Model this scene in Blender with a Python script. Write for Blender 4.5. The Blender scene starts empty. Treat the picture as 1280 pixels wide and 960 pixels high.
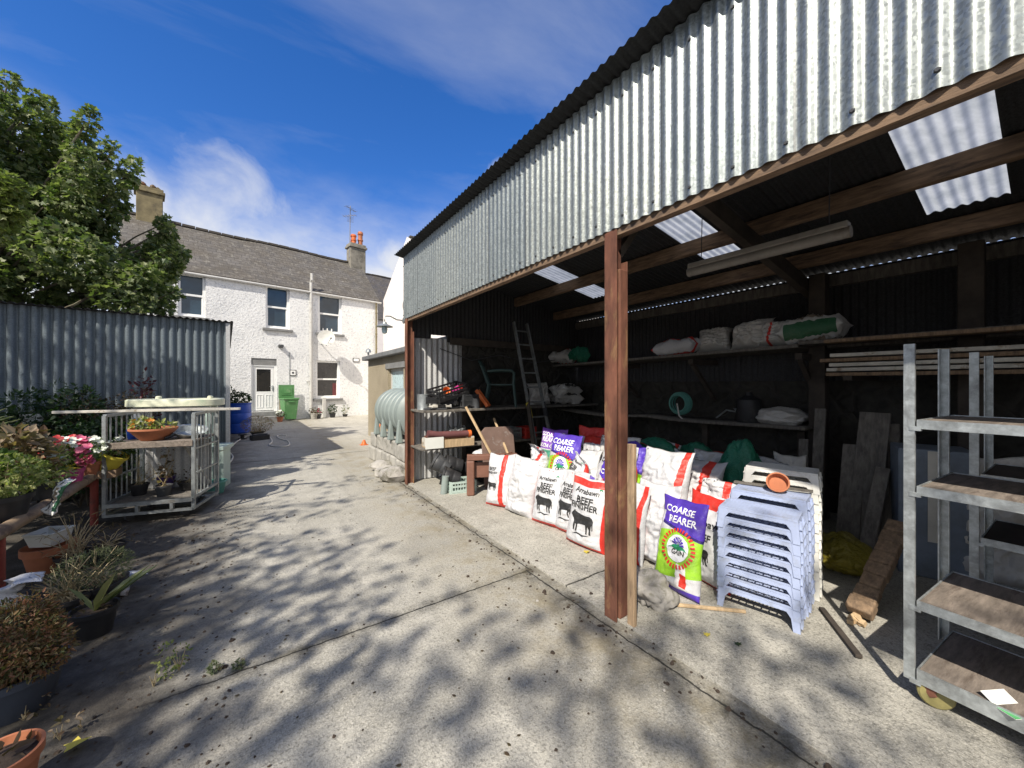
import bpy, bmesh, math, random
from mathutils import Vector, Matrix, noise, Euler
R = math.radians
PI = math.pi
scene = bpy.context.scene
col = scene.collection
YAW = R(34.5); S = math.sin(YAW); K = math.cos(YAW); F = 470.0; EYE = 1.6

# ---- camera geometry: unproject points measured in the photograph onto real planes ----
def ray(px, py):
    u = (px-640)/F
    return Vector((S+u*K, K-u*S, (480-py)/F))
def atz(px, py, z=0.0):
    d = ray(px, py); k = (z-EYE)/d.z
    return Vector((0, 0, EYE))+d*k
def atx(px, py, X):
    d = ray(px, py); return Vector((0, 0, EYE))+d*(X/d.x)
def aty(px, py, Y):
    d = ray(px, py); return Vector((0, 0, EYE))+d*(Y/d.y)
def atd(px, py, dist):
    return Vector((0, 0, EYE))+ray(px, py)*dist

# ---------------------------------------------------------------- materials
def new_mat(name):
    m = bpy.data.materials.new(name); m.use_nodes = True
    nt = m.node_tree
    b = nt.nodes['Principled BSDF']
    return m, nt, b
def nd(nt, t, **kw):
    n = nt.nodes.new(t)
    for k, v in kw.items():
        setattr(n, k, v)
    return n
def lk(nt, a, b): nt.links.new(a, b)
def rgb(c): return (c[0], c[1], c[2], 1)
def coords(nt, which='Object', rnd=True):
    tc = nd(nt, 'ShaderNodeTexCoord')
    if not rnd: return tc.outputs[which]
    oi = nd(nt, 'ShaderNodeObjectInfo')
    mu = nd(nt, 'ShaderNodeMath', operation='MULTIPLY'); mu.inputs[1].default_value = 37.0
    lk(nt, oi.outputs['Random'], mu.inputs[0])
    va = nd(nt, 'ShaderNodeVectorMath', operation='ADD')
    lk(nt, tc.outputs[which], va.inputs[0]); lk(nt, mu.outputs[0], va.inputs[1])
    return va.outputs[0]
def noise_n(nt, co, scale, detail=4, rough=.6, dist=0):
    n = nd(nt, 'ShaderNodeTexNoise')
    n.inputs['Scale'].default_value = scale; n.inputs['Detail'].default_value = detail
    n.inputs['Roughness'].default_value = rough; n.inputs['Distortion'].default_value = dist
    if co is not None: lk(nt, co, n.inputs['Vector'])
    return n.outputs['Fac']
def ramp(nt, fac, p0, p1, c0=(0, 0, 0), c1=(1, 1, 1)):
    r = nd(nt, 'ShaderNodeValToRGB')
    r.color_ramp.elements[0].position = p0; r.color_ramp.elements[0].color = rgb(c0)
    r.color_ramp.elements[1].position = p1; r.color_ramp.elements[1].color = rgb(c1)
    lk(nt, fac, r.inputs[0]); return r.outputs[0]
def mixc(nt, fac, a, b, mode='MIX'):
    m = nd(nt, 'ShaderNodeMix', data_type='RGBA', blend_type=mode)
    for sock, v in ((m.inputs[0], fac), (m.inputs[6], a), (m.inputs[7], b)):
        if isinstance(v, (int, float)): sock.default_value = v
        elif isinstance(v, tuple): sock.default_value = rgb(v)
        else: lk(nt, v, sock)
    return m.outputs[2]
def mth(nt, op, a, b=None, c=None, clamp=False):
    m = nd(nt, 'ShaderNodeMath', operation=op); m.use_clamp = clamp
    for i, v in enumerate((a, b, c)):
        if v is None: continue
        if isinstance(v, (int, float)): m.inputs[i].default_value = v
        else: lk(nt, v, m.inputs[i])
    return m.outputs[0]
def bumpn(nt, bsdf, h, strength=.3, dist=.01):
    b = nd(nt, 'ShaderNodeBump'); b.inputs['Strength'].default_value = strength; b.inputs['Distance'].default_value = dist
    lk(nt, h, b.inputs['Height']); lk(nt, b.outputs[0], bsdf.inputs['Normal'])
def mat(name, c, rough=.7, metal=0.0, var=.25, vs=5.0, c2=None, c2s=3.0, c2t=(.5, .62), bump=.15, bs=60.0, spec=None, stretch=None, rnd=True):
    m, nt, b = new_mat(name)
    co = coords(nt, rnd=rnd)
    if stretch:
        mp = nd(nt, 'ShaderNodeMapping'); mp.inputs['Scale'].default_value = stretch
        lk(nt, co, mp.inputs['Vector']); co = mp.outputs[0]
    f = noise_n(nt, co, vs, 6, .65)
    lo = tuple(x*(1-var) for x in c); hi = tuple(min(1, x*(1+var)) for x in c)
    cc = ramp(nt, f, .3, .7, lo, hi)
    if c2:
        f2 = noise_n(nt, co, c2s, 7, .7, .4)
        cc = mixc(nt, ramp(nt, f2, c2t[0], c2t[1]), cc, c2)
    lk(nt, cc, b.inputs['Base Color'])
    rr = nd(nt, 'ShaderNodeMapRange'); lk(nt, f, rr.inputs[0])
    rr.inputs[3].default_value = max(.02, rough-.12); rr.inputs[4].default_value = min(1, rough+.12)
    lk(nt, rr.outputs[0], b.inputs['Roughness'])
    b.inputs['Metallic'].default_value = metal
    if spec is not None: b.inputs['Specular IOR Level'].default_value = spec
    if bump: bumpn(nt, b, noise_n(nt, co, bs, 4, .7), bump, .006)
    return m

M = {}
M['rust'] = mat('rust', (.15, .06, .036), .85, .1, .5, 11, (.30, .18, .08), 7, (.53, .70), .5, 45, stretch=(1, 1, .35))
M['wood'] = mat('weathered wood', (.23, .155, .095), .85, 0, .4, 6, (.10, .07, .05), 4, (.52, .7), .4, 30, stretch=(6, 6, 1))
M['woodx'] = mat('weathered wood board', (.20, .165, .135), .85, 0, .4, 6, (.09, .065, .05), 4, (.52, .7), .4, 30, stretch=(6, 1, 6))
M['purlin'] = mat('purlin timber', (.20, .13, .08), .85, 0, .45, 5, (.08, .055, .04), 3, (.5, .65), .5, 25, stretch=(7, 1, 7))
M['palewood'] = mat('pale wood', (.50, .36, .21), .7, 0, .25, 6, None, 4, (.5, .6), .25, 30, stretch=(5, 5, 1))
M['whitewood'] = mat('flaking white wood', (.55, .52, .45), .75, 0, .25, 8, (.30, .24, .17), 7, (.55, .62), .3, 40)
M['greywood'] = mat('grey wood', (.15, .135, .115), .88, 0, .4, 5, (.09, .08, .07), 3, (.5, .66), .4, 30, stretch=(6, 6, 1))
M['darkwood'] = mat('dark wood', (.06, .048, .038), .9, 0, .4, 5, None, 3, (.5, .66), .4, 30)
M['steel'] = mat('galvanised steel', (.46, .49, .49), .42, .6, .3, 22, (.25, .26, .26), 7, (.50, .68), .12, 90)
M['dullsteel'] = mat('dull steel', (.30, .32, .32), .5, .6, .3, 14, (.2, .17, .14), 5, (.55, .7), .12, 90)
M['stool'] = mat('pale blue plastic', (.385, .445, .62), .42, 0, .06, 5, (.30, .33, .40), 7, (.50, .70), .06, 60)
M['whiteplastic'] = mat('white plastic', (.72, .71, .66), .42, 0, .08, 5, (.48, .45, .38), 6, (.58, .75), .05, 60)
M['cream'] = mat('cream plastic', (.70, .70, .52), .5, 0, .12, 5, (.42, .52, .36), 4, (.52, .66), .06, 60)
M['aqua'] = mat('pale aqua plastic', (.42, .52, .47), .5, 0, .15, 5, (.30, .36, .30), 4, (.55, .7), .06, 60)
M['teal'] = mat('teal plastic', (.10, .30, .25), .45, 0, .15, 5, (.2, .3, .25), 6, (.6, .7), .06, 60)
M['green'] = mat('green plastic', (.085, .23, .08), .5, 0, .15, 4, (.22, .33, .18), 5, (.58, .72), .08, 60)
M['darkgreen'] = mat('dark green plastic', (.01, .14, .075), .4, 0, .25, 6, None, 5, (.58, .72), .3, 20)
M['blue'] = mat('blue plastic', (.01, .07, .42), .4, 0, .15, 4, None, 5, (.58, .72), .06, 60)
M['purple'] = mat('purple plastic', (.06, .03, .16), .4, 0, .15)
M['magenta'] = mat('magenta plastic', (.42, .03, .19), .4, 0, .12)
M['black'] = mat('black plastic', (.022, .022, .024), .5, 0, .3, 6, (.07, .065, .06), 5, (.58, .72), .1, 60)
M['dgrey'] = mat('dark grey plastic', (.05, .052, .056), .5, 0, .25, 6, (.1, .095, .09), 5, (.56, .72), .1, 60)
M['orange'] = mat('orange plastic', (.62, .14, .03), .5, 0, .15, 6, None)
M['red'] = mat('red plastic', (.45, .035, .025), .5, 0, .15, 6, None)
M['redpaint'] = mat('red painted pipe', (.26, .045, .03), .6, 0, .3, 8, (.10, .045, .03), 6, (.55, .65), .2, 50)
M['terracotta'] = mat('terracotta', (.42, .15, .07), .8, 0, .18, 6, (.30, .15, .10), 5, (.55, .7), .2, 50)
M['brown'] = mat('brown board', (.155, .10, .08), .6, 0, .2, 6, (.24, .20, .18), 7, (.6, .68), .1, 60)
M['brownframe'] = mat('brown frame', (.20, .095, .065), .5, 0, .2, 6, None, 7, (.6, .68), .1, 60)
M['white'] = mat('white paint', (.80, .80, .78), .5, 0, .05, 5, None, 3, (.5, .6), .04, 50)
M['yellow'] = mat('yellow plastic', (.60, .50, .06), .5, 0, .15, 5, None)
M['yellowwheel'] = mat('yellow rubber wheel', (.27, .235, .09), .6, 0, .3, 12, (.2, .17, .08), 6, (.52, .7), .1, 60)
M['soil'] = mat('potting soil', (.05, .035, .025), .95, 0, .5, 20, None, 3, (.5, .6), .8, 60)
M['block'] = mat('concrete block', (.36, .345, .31), .92, 0, .25, 5, (.20, .19, .16), 4, (.52, .66), .6, 40)
M['rock'] = mat('grey stone', (.34, .32, .29), .9, 0, .3, 8, (.2, .19, .15), 5, (.5, .6), .5, 30)
M['slab'] = mat('felt edged roof slab', (.16, .165, .165), .9, 0, .25, 4, None, 4, (.5, .6), .4, 40)
M['sill'] = mat('stone sill', (.20, .20, .195), .85, 0, .25, 6, None, 4, (.5, .6), .3, 40)
M['render'] = mat('smooth render', (.80, .74, .70), .9, 0, .06, 1.2, (.60, .56, .52), .8, (.55, .75), .1, 30)
M['chimney'] = mat('chimney stone', (.24, .22, .18), .95, 0, .3, 3, (.12, .11, .09), 2.5, (.5, .62), .6, 20)
M['chimneyl'] = mat('lichen chimney', (.20, .165, .09), .95, 0, .35, 3, (.12, .10, .06), 2.5, (.5, .62), .6, 20)
M['tank'] = mat('grey green tank', (.235, .275, .26), .5, 0, .12, 3, (.24, .29, .26), 3, (.55, .7), .08, 40)
M['straw'] = mat('dry straw stems', (.42, .34, .20), .9, 0, .3, 20, None, 3, (.5, .6), 0)
M['bark'] = mat('bark', (.11, .09, .065), .95, 0, .35, 8, (.16, .16, .11), 5, (.5, .6), .7, 25, stretch=(1, 1, .3))
M['cable'] = mat('white cable', (.62, .60, .54), .6, 0, .1, 5, None)
M['card'] = mat('white card', (.72, .73, .68), .6, 0, .04, 5, None, bump=0)
M['greencard'] = mat('green card', (.10, .40, .14), .6, 0, .04, 5, None, bump=0)
M['paper'] = mat('pale paper', (.55, .52, .45), .8, 0, .15, 5, None)
M['inkblack'] = mat('black print', (.02, .02, .02), .55, 0, .1, 5, None, bump=0)
M['inkwhite'] = mat('white print', (.85, .85, .85), .55, 0, .03, 5, None, bump=0)
M['inkred'] = mat('red print', (.62, .03, .02), .5, 0, .05, 5, None, bump=0)
M['inkgreen'] = mat('green print', (.02, .28, .12), .5, 0, .05, 5, None, bump=0)
M['inkblue'] = mat('blue print', (.08, .04, .45), .5, 0, .05, 5, None, bump=0)
M['maroon'] = mat('maroon curtain', (.16, .03, .035), .9, 0, .2)
M['splitwood'] = mat('split pale wood', (.36, .25, .15), .8, 0, .3, 6, (.22, .15, .09), 5, (.5, .66), .35, 30, stretch=(6, 6, 1))
M['sackcloth'] = mat('woven white sack', (.62, .60, .55), .75, 0, .1, 4, None, bump=.15, bs=160)
M['dish'] = mat('dish enamel', (.55, .54, .50), .6, 0, .12, 5, (.4, .38, .32), 4, (.55, .7), .05, 40)
M['aerial'] = mat('aerial metal', (.22, .22, .23), .5, .4, .2, 5, None)
M['dustygrey'] = mat('dusty grey plastic', (.30, .28, .25), .6, 0, .2, 5, (.2, .17, .14), 4, (.52, .66), .1, 40)
M['gutterwhite'] = mat('painted pipe', (.52, .51, .48), .6, 0, .15, 3, (.36, .34, .30), 3, (.55, .7), .1, 40)

def glass_mat(name, tint):
    m, nt, b = new_mat(name)
    co = coords(nt)
    lk(nt, ramp(nt, noise_n(nt, co, 1.4, 3), .35, .65, tuple(x*.6 for x in tint), tint), b.inputs['Base Color'])
    b.inputs['Roughness'].default_value = .06; b.inputs['IOR'].default_value = 1.6
    bumpn(nt, b, noise_n(nt, co, 2.2, 2), .03, .02)
    return m
M['glass'] = glass_mat('window glass', (.03, .06, .09))
M['darkglass'] = glass_mat('dark window glass', (.025, .025, .025))
M['frosted'] = mat('frosted pane', (.45, .58, .60), .3, 0, .3, 14, None, bump=.2, bs=40)

def corr_metal(name, c, rough, metal, spangle=.25, dirt=(.3, .3, .28), dt=(.55, .75), rust=None, sheets=0):
    m, nt, b = new_mat(name)
    co = coords(nt, rnd=False)
    v = nd(nt, 'ShaderNodeTexVoronoi'); v.inputs['Scale'].default_value = 90
    lk(nt, co, v.inputs['Vector'])
    sp = nd(nt, 'ShaderNodeSeparateColor'); lk(nt, v.outputs['Color'], sp.inputs[0])
    cc = ramp(nt, sp.outputs[0], 0, 1, tuple(x*(1-spangle) for x in c), tuple(min(1, x*(1+spangle)) for x in c))
    mp = nd(nt, 'ShaderNodeMapping'); mp.inputs['Scale'].default_value = (3, 3, .5); lk(nt, co, mp.inputs['Vector'])
    f = noise_n(nt, mp.outputs[0], 2.5, 7, .7)
    cc = mixc(nt, mth(nt, 'MULTIPLY', ramp(nt, f, dt[0], dt[1]), .7), cc, dirt)
    if rust:
        f3 = noise_n(nt, mp.outputs[0], 5, 8, .75)
        cc = mixc(nt, ramp(nt, f3, .62, .72) if not sheets else mth(nt, 'MULTIPLY', ramp(nt, f3, .66, .76), .35), cc, rust)
    if sheets:
        sx = nd(nt, 'ShaderNodeSeparateXYZ'); lk(nt, co, sx.inputs[0]); q = mth(nt, 'DIVIDE', sx.outputs[1], sheets)
        wn = nd(nt, 'ShaderNodeTexWhiteNoise', noise_dimensions='1D'); lk(nt, mth(nt, 'FLOOR', q), wn.inputs['W'])
        cc = mixc(nt, 1.0, cc, ramp(nt, wn.outputs['Value'], 0, 1, (.80, .82, .84), (1.08, 1.06, 1.02)), 'MULTIPLY')
        fr = mth(nt, 'FRACT', q); cc = mixc(nt, mth(nt, 'MULTIPLY', mth(nt, 'LESS_THAN', fr, .012), .8), cc, (.10, .10, .10))
    lk(nt, cc, b.inputs['Base Color'])
    rr = nd(nt, 'ShaderNodeMapRange'); lk(nt, sp.outputs[1], rr.inputs[0]); rr.inputs[3].default_value = rough-.1; rr.inputs[4].default_value = rough+.12
    lk(nt, rr.outputs[0], b.inputs['Roughness']); b.inputs['Metallic'].default_value = metal
    bumpn(nt, b, noise_n(nt, co, 130, 3), .02, .001)
    return m
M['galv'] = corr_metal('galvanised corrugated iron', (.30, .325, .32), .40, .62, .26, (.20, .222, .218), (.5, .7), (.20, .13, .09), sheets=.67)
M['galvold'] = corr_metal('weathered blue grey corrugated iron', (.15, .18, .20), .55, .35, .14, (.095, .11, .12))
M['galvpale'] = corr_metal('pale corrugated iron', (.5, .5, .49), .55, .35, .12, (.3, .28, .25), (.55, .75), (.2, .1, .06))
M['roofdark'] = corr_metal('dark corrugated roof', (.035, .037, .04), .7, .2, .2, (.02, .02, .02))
M['backiron'] = corr_metal('dark corrugated wall', (.045, .045, .047), .8, .1, .2, (.03, .027, .025))  # evenly dark iron, tone varied at random

def skylight_mat():
    m, nt, b = new_mat('translucent skylight sheet')
    co = coords(nt, rnd=False)
    cc = ramp(nt, noise_n(nt, co, 6, 6), .3, .7, (.31, .335, .36), (.50, .52, .545))
    tr = nd(nt, 'ShaderNodeBsdfTranslucent'); lk(nt, cc, tr.inputs['Color'])
    mx = nd(nt, 'ShaderNodeMixShader'); mx.inputs[0].default_value = .7
    lk(nt, cc, b.inputs['Base Color']); b.inputs['Roughness'].default_value = .4
    lk(nt, b.outputs[0], mx.inputs[1]); lk(nt, tr.outputs[0], mx.inputs[2])
    lk(nt, mx.outputs[0], nt.nodes['Material Output'].inputs[0])
    return m
M['skylight'] = skylight_mat()

def leaf_mat(name, cols, trans=.42, rough=.5):
    m, nt, b = new_mat(name)
    g = nd(nt, 'ShaderNodeNewGeometry')
    r = nd(nt, 'ShaderNodeValToRGB')
    els = r.color_ramp.elements
    for i, c in enumerate(cols):
        p = i/(max(1, len(cols)-1))
        e = els[i] if i < 2 else els.new(p)
        e.position = p; e.color = rgb(c)
    lk(nt, g.outputs['Random Per Island'], r.inputs[0])
    lk(nt, r.outputs[0], b.inputs['Base Color']); b.inputs['Roughness'].default_value = rough
    tr = nd(nt, 'ShaderNodeBsdfTranslucent'); lk(nt, mixc(nt, 1.0, r.outputs[0], (1.0, 1.25, .5), 'MULTIPLY'), tr.inputs['Color'])
    mx = nd(nt, 'ShaderNodeMixShader'); mx.inputs[0].default_value = trans
    lk(nt, b.outputs[0], mx.inputs[1]); lk(nt, tr.outputs[0], mx.inputs[2])
    lk(nt, mx.outputs[0], nt.nodes['Material Output'].inputs[0])
    return m
M['leaf'] = leaf_mat('sycamore leaves', [(.048, .08, .028), (.10, .138, .048), (.155, .19, .075), (.29, .31, .15), (.11, .15, .055)])
M['leafl'] = leaf_mat('light yellow green leaves', [(.14, .18, .05), (.2, .24, .08), (.26, .28, .1)])
M['ldark'] = leaf_mat('dark shrub leaves', [(.015, .035, .015), (.03, .06, .02), (.045, .08, .03)])
M['lbrown'] = leaf_mat('dry brown twig leaves', [(.07, .05, .035), (.12, .08, .055), (.09, .075, .04)])
M['lmaroon'] = leaf_mat('maroon leaves', [(.06, .012, .02), (.11, .02, .03), (.05, .02, .03)])
M['lheather'] = leaf_mat('heather sprigs', [(.10, .11, .04), (.20, .11, .06), (.28, .12, .07), (.12, .14, .06), (.33, .2, .10)])
M['lgrey'] = leaf_mat('grey green sprigs', [(.10, .13, .07), (.16, .18, .11), (.22, .22, .13)])
M['lvar'] = leaf_mat('variegated leaves', [(.10, .16, .04), (.30, .33, .10), (.42, .42, .18), (.12, .18, .05)])
M['lbronze'] = leaf_mat('bronze leaves', [(.16, .09, .055), (.28, .19, .12), (.34, .26, .18), (.12, .10, .05)])
M['lmid'] = leaf_mat('bedding leaves', [(.05, .10, .025), (.10, .17, .04), (.17, .22, .06)])
M['fred'] = leaf_mat('red petals', [(.5, .02, .03), (.62, .06, .06)], .2)
M['fpink'] = leaf_mat('pink petals', [(.62, .09, .20), (.72, .2, .3)], .2)
M['fwhite'] = leaf_mat('white petals', [(.75, .76, .70), (.82, .82, .78)], .2)
M['fyellow'] = leaf_mat('yellow petals', [(.65, .5, .05), (.7, .6, .12)], .2)
M['forange'] = leaf_mat('orange petals', [(.65, .22, .04), (.7, .34, .06)], .2)
M['lstrap'] = leaf_mat('strap leaves', [(.10, .14, .05), (.16, .19, .08), (.30, .28, .14)], .2)

def pebbledash(name, base, speck, scale, amt):
    m, nt, b = new_mat(name)
    co = coords(nt, rnd=False)
    f = noise_n(nt, co, scale, 5, .75)
    big = noise_n(nt, co, .9, 4, .6)
    cc = mixc(nt, ramp(nt, f, .52, .68), base, speck)
    cc = mixc(nt, mth(nt, 'MULTIPLY', ramp(nt, big, .45, .75), amt*1.3), cc, speck)
    lk(nt, cc, b.inputs['Base Color']); b.inputs['Roughness'].default_value = .9
    bumpn(nt, b, f, .9, .05)
    return m
M['dash'] = pebbledash('white painted pebble dash', (.80, .80, .785), (.40, .41, .43), 11, .3)
M['dashtan'] = pebbledash('tan pebble dash', (.44, .375, .26), (.27, .22, .15), 34, .5)

def stone_wall():
    m, nt, b = new_mat('rubble stone wall')
    co = coords(nt, rnd=False)
    v = nd(nt, 'ShaderNodeTexVoronoi', feature='DISTANCE_TO_EDGE'); v.inputs['Scale'].default_value = 4.2
    wob = nd(nt, 'ShaderNodeTexNoise'); wob.inputs['Scale'].default_value = 3; lk(nt, co, wob.inputs['Vector'])
    mv = mixc(nt, .3, co, wob.outputs['Color']); lk(nt, mv, v.inputs['Vector'])
    edge = ramp(nt, v.outputs['Distance'], .0, .16)
    f = noise_n(nt, co, 5, 7, .7)
    cc = mixc(nt, edge, (.055, .05, .042), ramp(nt, f, .3, .7, (.02, .019, .016), (.06, .055, .045)))
    lk(nt, cc, b.inputs['Base Color']); b.inputs['Roughness'].default_value = .95
    bumpn(nt, b, edge, .8, .04); return m
M['stone'] = stone_wall()

def slate(name, c0, c1, lichen):
    m, nt, b = new_mat(name)
    tc = nd(nt, 'ShaderNodeTexCoord')
    br = nd(nt, 'ShaderNodeTexBrick'); lk(nt, tc.outputs['UV'], br.inputs['Vector'])
    br.inputs['Scale'].default_value = 1; br.inputs['Brick Width'].default_value = .3; br.inputs['Row Height'].default_value = .21
    br.inputs['Mortar Size'].default_value = .007; br.inputs['Color1'].default_value = rgb(c0); br.inputs['Color2'].default_value = rgb(c1)
    br.inputs['Mortar'].default_value = (.05, .045, .04, 1); br.inputs['Bias'].default_value = 0
    f = noise_n(nt, tc.outputs['UV'], 1.1, 7, .75); f2 = noise_n(nt, tc.outputs['UV'], 4.5, 8, .85)
    cc = mixc(nt, mth(nt, 'MULTIPLY', ramp(nt, f, .40, .62), .8), br.outputs['Color'], (.095, .08, .06))
    cc = mixc(nt, mth(nt, 'MULTIPLY', ramp(nt, f2, .53, .62), .85), cc, lichen)
    lk(nt, cc, b.inputs['Base Color']); b.inputs['Roughness'].default_value = .85
    h = mth(nt, 'SUBTRACT', mth(nt, 'MULTIPLY', f2, .6), br.outputs['Fac'])
    bumpn(nt, b, h, .9, .03); return m
M['slate'] = slate('lichened slate roof', (.082, .076, .07), (.135, .125, .115), (.25, .235, .20))
M['slatedark'] = slate('dark slate roof', (.06, .06, .07), (.09, .085, .095), (.16, .15, .14))

def concrete(name, joints):
    m, nt, b = new_mat(name)
    tc = nd(nt, 'ShaderNodeTexCoord'); co = tc.outputs['Object']
    sx = nd(nt, 'ShaderNodeSeparateXYZ'); lk(nt, co, sx.inputs[0])
    big = noise_n(nt, co, .55, 6, .62, .3); mid = noise_n(nt, co, 3.2, 7, .72); fine = noise_n(nt, co, 95, 3, .7); sp = noise_n(nt, co, 38, 4, .75)
    cc = ramp(nt, mid, .28, .72, (.285, .272, .235), (.52, .495, .43))
    cc = mixc(nt, mth(nt, 'MULTIPLY', ramp(nt, big, .45, .68), .55), cc, (.22, .205, .165))
    cc = mixc(nt, mth(nt, 'MULTIPLY', ramp(nt, fine, .50, .60), .6), cc, (.56, .53, .46))
    sp2 = noise_n(nt, co, 60, 3, .8)
    cc = mixc(nt, mth(nt, 'MULTIPLY', ramp(nt, sp2, .53, .60), .55), cc, (.13, .125, .105))
    cc = mixc(nt, mth(nt, 'MULTIPLY', ramp(nt, sp, .56, .66), .6), cc, (.12, .115, .10))
    if joints and len(joints) > 2:      # olive brown moss film along the shed side, damp patches
        mo = nd(nt, 'ShaderNodeMapRange'); lk(nt, mth(nt, 'ABSOLUTE', mth(nt, 'SUBTRACT', sx.outputs[0], 1.75)), mo.inputs[0]); mo.inputs[1].default_value = .75; mo.inputs[2].default_value = .05; mo.inputs[3].default_value = 0; mo.inputs[4].default_value = 1
        cc = mixc(nt, mth(nt, 'MULTIPLY', mth(nt, 'MULTIPLY', mo.outputs[0], ramp(nt, mid, .40, .62)), .7), cc, (.20, .165, .095))
        ww = noise_n(nt, co, .9, 5, .6, .8)
        cc = mixc(nt, mth(nt, 'MULTIPLY', ramp(nt, ww, .58, .72), .45), cc, (.18, .17, .145))
        mpn = nd(nt, 'ShaderNodeMapping'); mpn.inputs['Scale'].default_value = (5, .35, 1); lk(nt, co, mpn.inputs['Vector'])
        cc = mixc(nt, mth(nt, 'MULTIPLY', ramp(nt, noise_n(nt, mpn.outputs[0], 1.0, 6, .65), .55, .72), .4), cc, (.17, .16, .135))
    wob = mth(nt, 'MULTIPLY', mth(nt, 'SUBTRACT', noise_n(nt, co, 2.5, 5, .65), .5), .35)
    patch = noise_n(nt, co, 2.0, 5, .7)
    hsum = None
    for axis, pos, width, lo, hi in joints:
        comp = sx.outputs[axis]
        crack = mth(nt, 'MULTIPLY', mth(nt, 'SUBTRACT', noise_n(nt, co, 7, 4, .6), .5), .05)
        d = mth(nt, 'ABSOLUTE', mth(nt, 'SUBTRACT', mth(nt, 'ADD', comp, crack), pos))
        other = sx.outputs[1-axis]
        inside = mth(nt, 'MULTIPLY', mth(nt, 'GREATER_THAN', other, lo), mth(nt, 'LESS_THAN', other, hi))
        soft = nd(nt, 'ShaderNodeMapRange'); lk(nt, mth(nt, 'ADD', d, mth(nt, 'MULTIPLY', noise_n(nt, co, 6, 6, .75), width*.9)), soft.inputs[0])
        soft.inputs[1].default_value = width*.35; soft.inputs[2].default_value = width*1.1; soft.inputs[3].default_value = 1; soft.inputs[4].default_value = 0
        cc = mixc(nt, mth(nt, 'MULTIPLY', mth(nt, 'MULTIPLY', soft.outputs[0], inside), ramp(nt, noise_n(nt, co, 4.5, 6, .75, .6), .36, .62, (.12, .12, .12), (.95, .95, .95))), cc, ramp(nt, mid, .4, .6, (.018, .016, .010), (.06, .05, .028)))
        line = mth(nt, 'MULTIPLY', mth(nt, 'LESS_THAN', d, .006), inside)
        cc = mixc(nt, line, cc, (.03, .028, .022))
        hsum = line if hsum is None else mth(nt, 'ADD', hsum, line)
    # earth trodden over the concrete along the planted side, shade painted into its tone
    dx = mth(nt, 'ADD', sx.outputs[0], mth(nt, 'MULTIPLY', wob, 3.0))
    so = nd(nt, 'ShaderNodeMapRange'); lk(nt, dx, so.inputs[0]); so.inputs[1].default_value = -.6; so.inputs[2].default_value = .15; so.inputs[3].default_value = 1; so.inputs[4].default_value = 0
    earth_shade = ramp(nt, noise_n(nt, co, 9, 7, .75), .3, .7, (.03, .026, .021), (.095, .082, .066))
    cc = mixc(nt, mth(nt, 'MULTIPLY', so.outputs[0], ramp(nt, mid, .25, .5, (.7, .7, .7), (1, 1, 1))), cc, earth_shade)
    lk(nt, cc, b.inputs['Base Color']); b.inputs['Roughness'].default_value = .92
    h = mth(nt, 'ADD', mth(nt, 'MULTIPLY', sp, .9), mth(nt, 'ADD', mth(nt, 'MULTIPLY', fine, .35), mth(nt, 'MULTIPLY', mid, 2.0)))
    if hsum is not None: h = mth(nt, 'SUBTRACT', h, mth(nt, 'MULTIPLY', hsum, 1.5))
    bumpn(nt, b, h, .75, .012)
    return m
M['yard'] = concrete('worn concrete yard', [(1, 2.58, .15, -60, 1.98), (0, 1.93, .36, -20, 2.6), (0, 1.96, .20, 2.6, 6.5), (1, 9.4, .07, -60, 60), (1, -1.6, .08, -60, 60), (0, -.9, .02, -20, 20)])
M['shedfloor'] = concrete('shed floor concrete', [(1, 2.2, .03, 2.0, 6)])

def uvmat(name, base, rects, rough=.45, bump=.12):
    """printed woven-plastic sack: flat ink areas placed by UV; rect = (u0,u1,v0,v1,colour,slant)"""
    m, nt, b = new_mat(name)
    tc = nd(nt, 'ShaderNodeTexCoord'); s = nd(nt, 'ShaderNodeSeparateXYZ'); lk(nt, tc.outputs['UV'], s.inputs[0])
    co = coords(nt)
    f = noise_n(nt, co, 6, 5)
    cc = ramp(nt, f, .3, .7, tuple(x*.93 for x in base), base)
    for r in rects:
        u0, u1, v0, v1, c = r[:5]; sl = r[5] if len(r) > 5 else 0
        v = s.outputs[1]
        if sl: v = mth(nt, 'ADD', v, mth(nt, 'MULTIPLY', mth(nt, 'SUBTRACT', s.outputs[0], .5), sl))
        a = mth(nt, 'MULTIPLY', mth(nt, 'GREATER_THAN', s.outputs[0], u0), mth(nt, 'LESS_THAN', s.outputs[0], u1))
        c_ = mth(nt, 'MULTIPLY', mth(nt, 'GREATER_THAN', v, v0), mth(nt, 'LESS_THAN', v, v1))
        cc = mixc(nt, mth(nt, 'MULTIPLY', a, c_), cc, c)
    cc = mixc(nt, mth(nt, 'MULTIPLY', ramp(nt, noise_n(nt, co, 4, 7, .75, .5), .54, .74), .38), cc, (.30, .26, .20))
    lk(nt, cc, b.inputs['Base Color']); b.inputs['Roughness'].default_value = rough
    bumpn(nt, b, mth(nt, 'ADD', noise_n(nt, co, 14, 5, .6, 1.2), mth(nt, 'MULTIPLY', noise_n(nt, co, 45, 4, .6, .8), .4)), bump*3.2, .02)
    return m
WH = (.57, .57, .58); RD = (.60, .035, .022); PU = (.085, .04, .40); GR = (.30, .58, .03); NV = (.03, .02, .14)
M['s_plain'] = uvmat('plain white sack', WH, [])
M['s_beef'] = uvmat('beef finisher sack', WH, [(0, 1, 0, .055, RD), (0, .05, 0, .9, RD), (.95, 1, 0, .9, RD), (0, .45, .93, 1.3, RD, .35), (.55, 1, .93, 1.3, RD, -.35), (0, 1, .965, 1.1, WH)])
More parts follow.
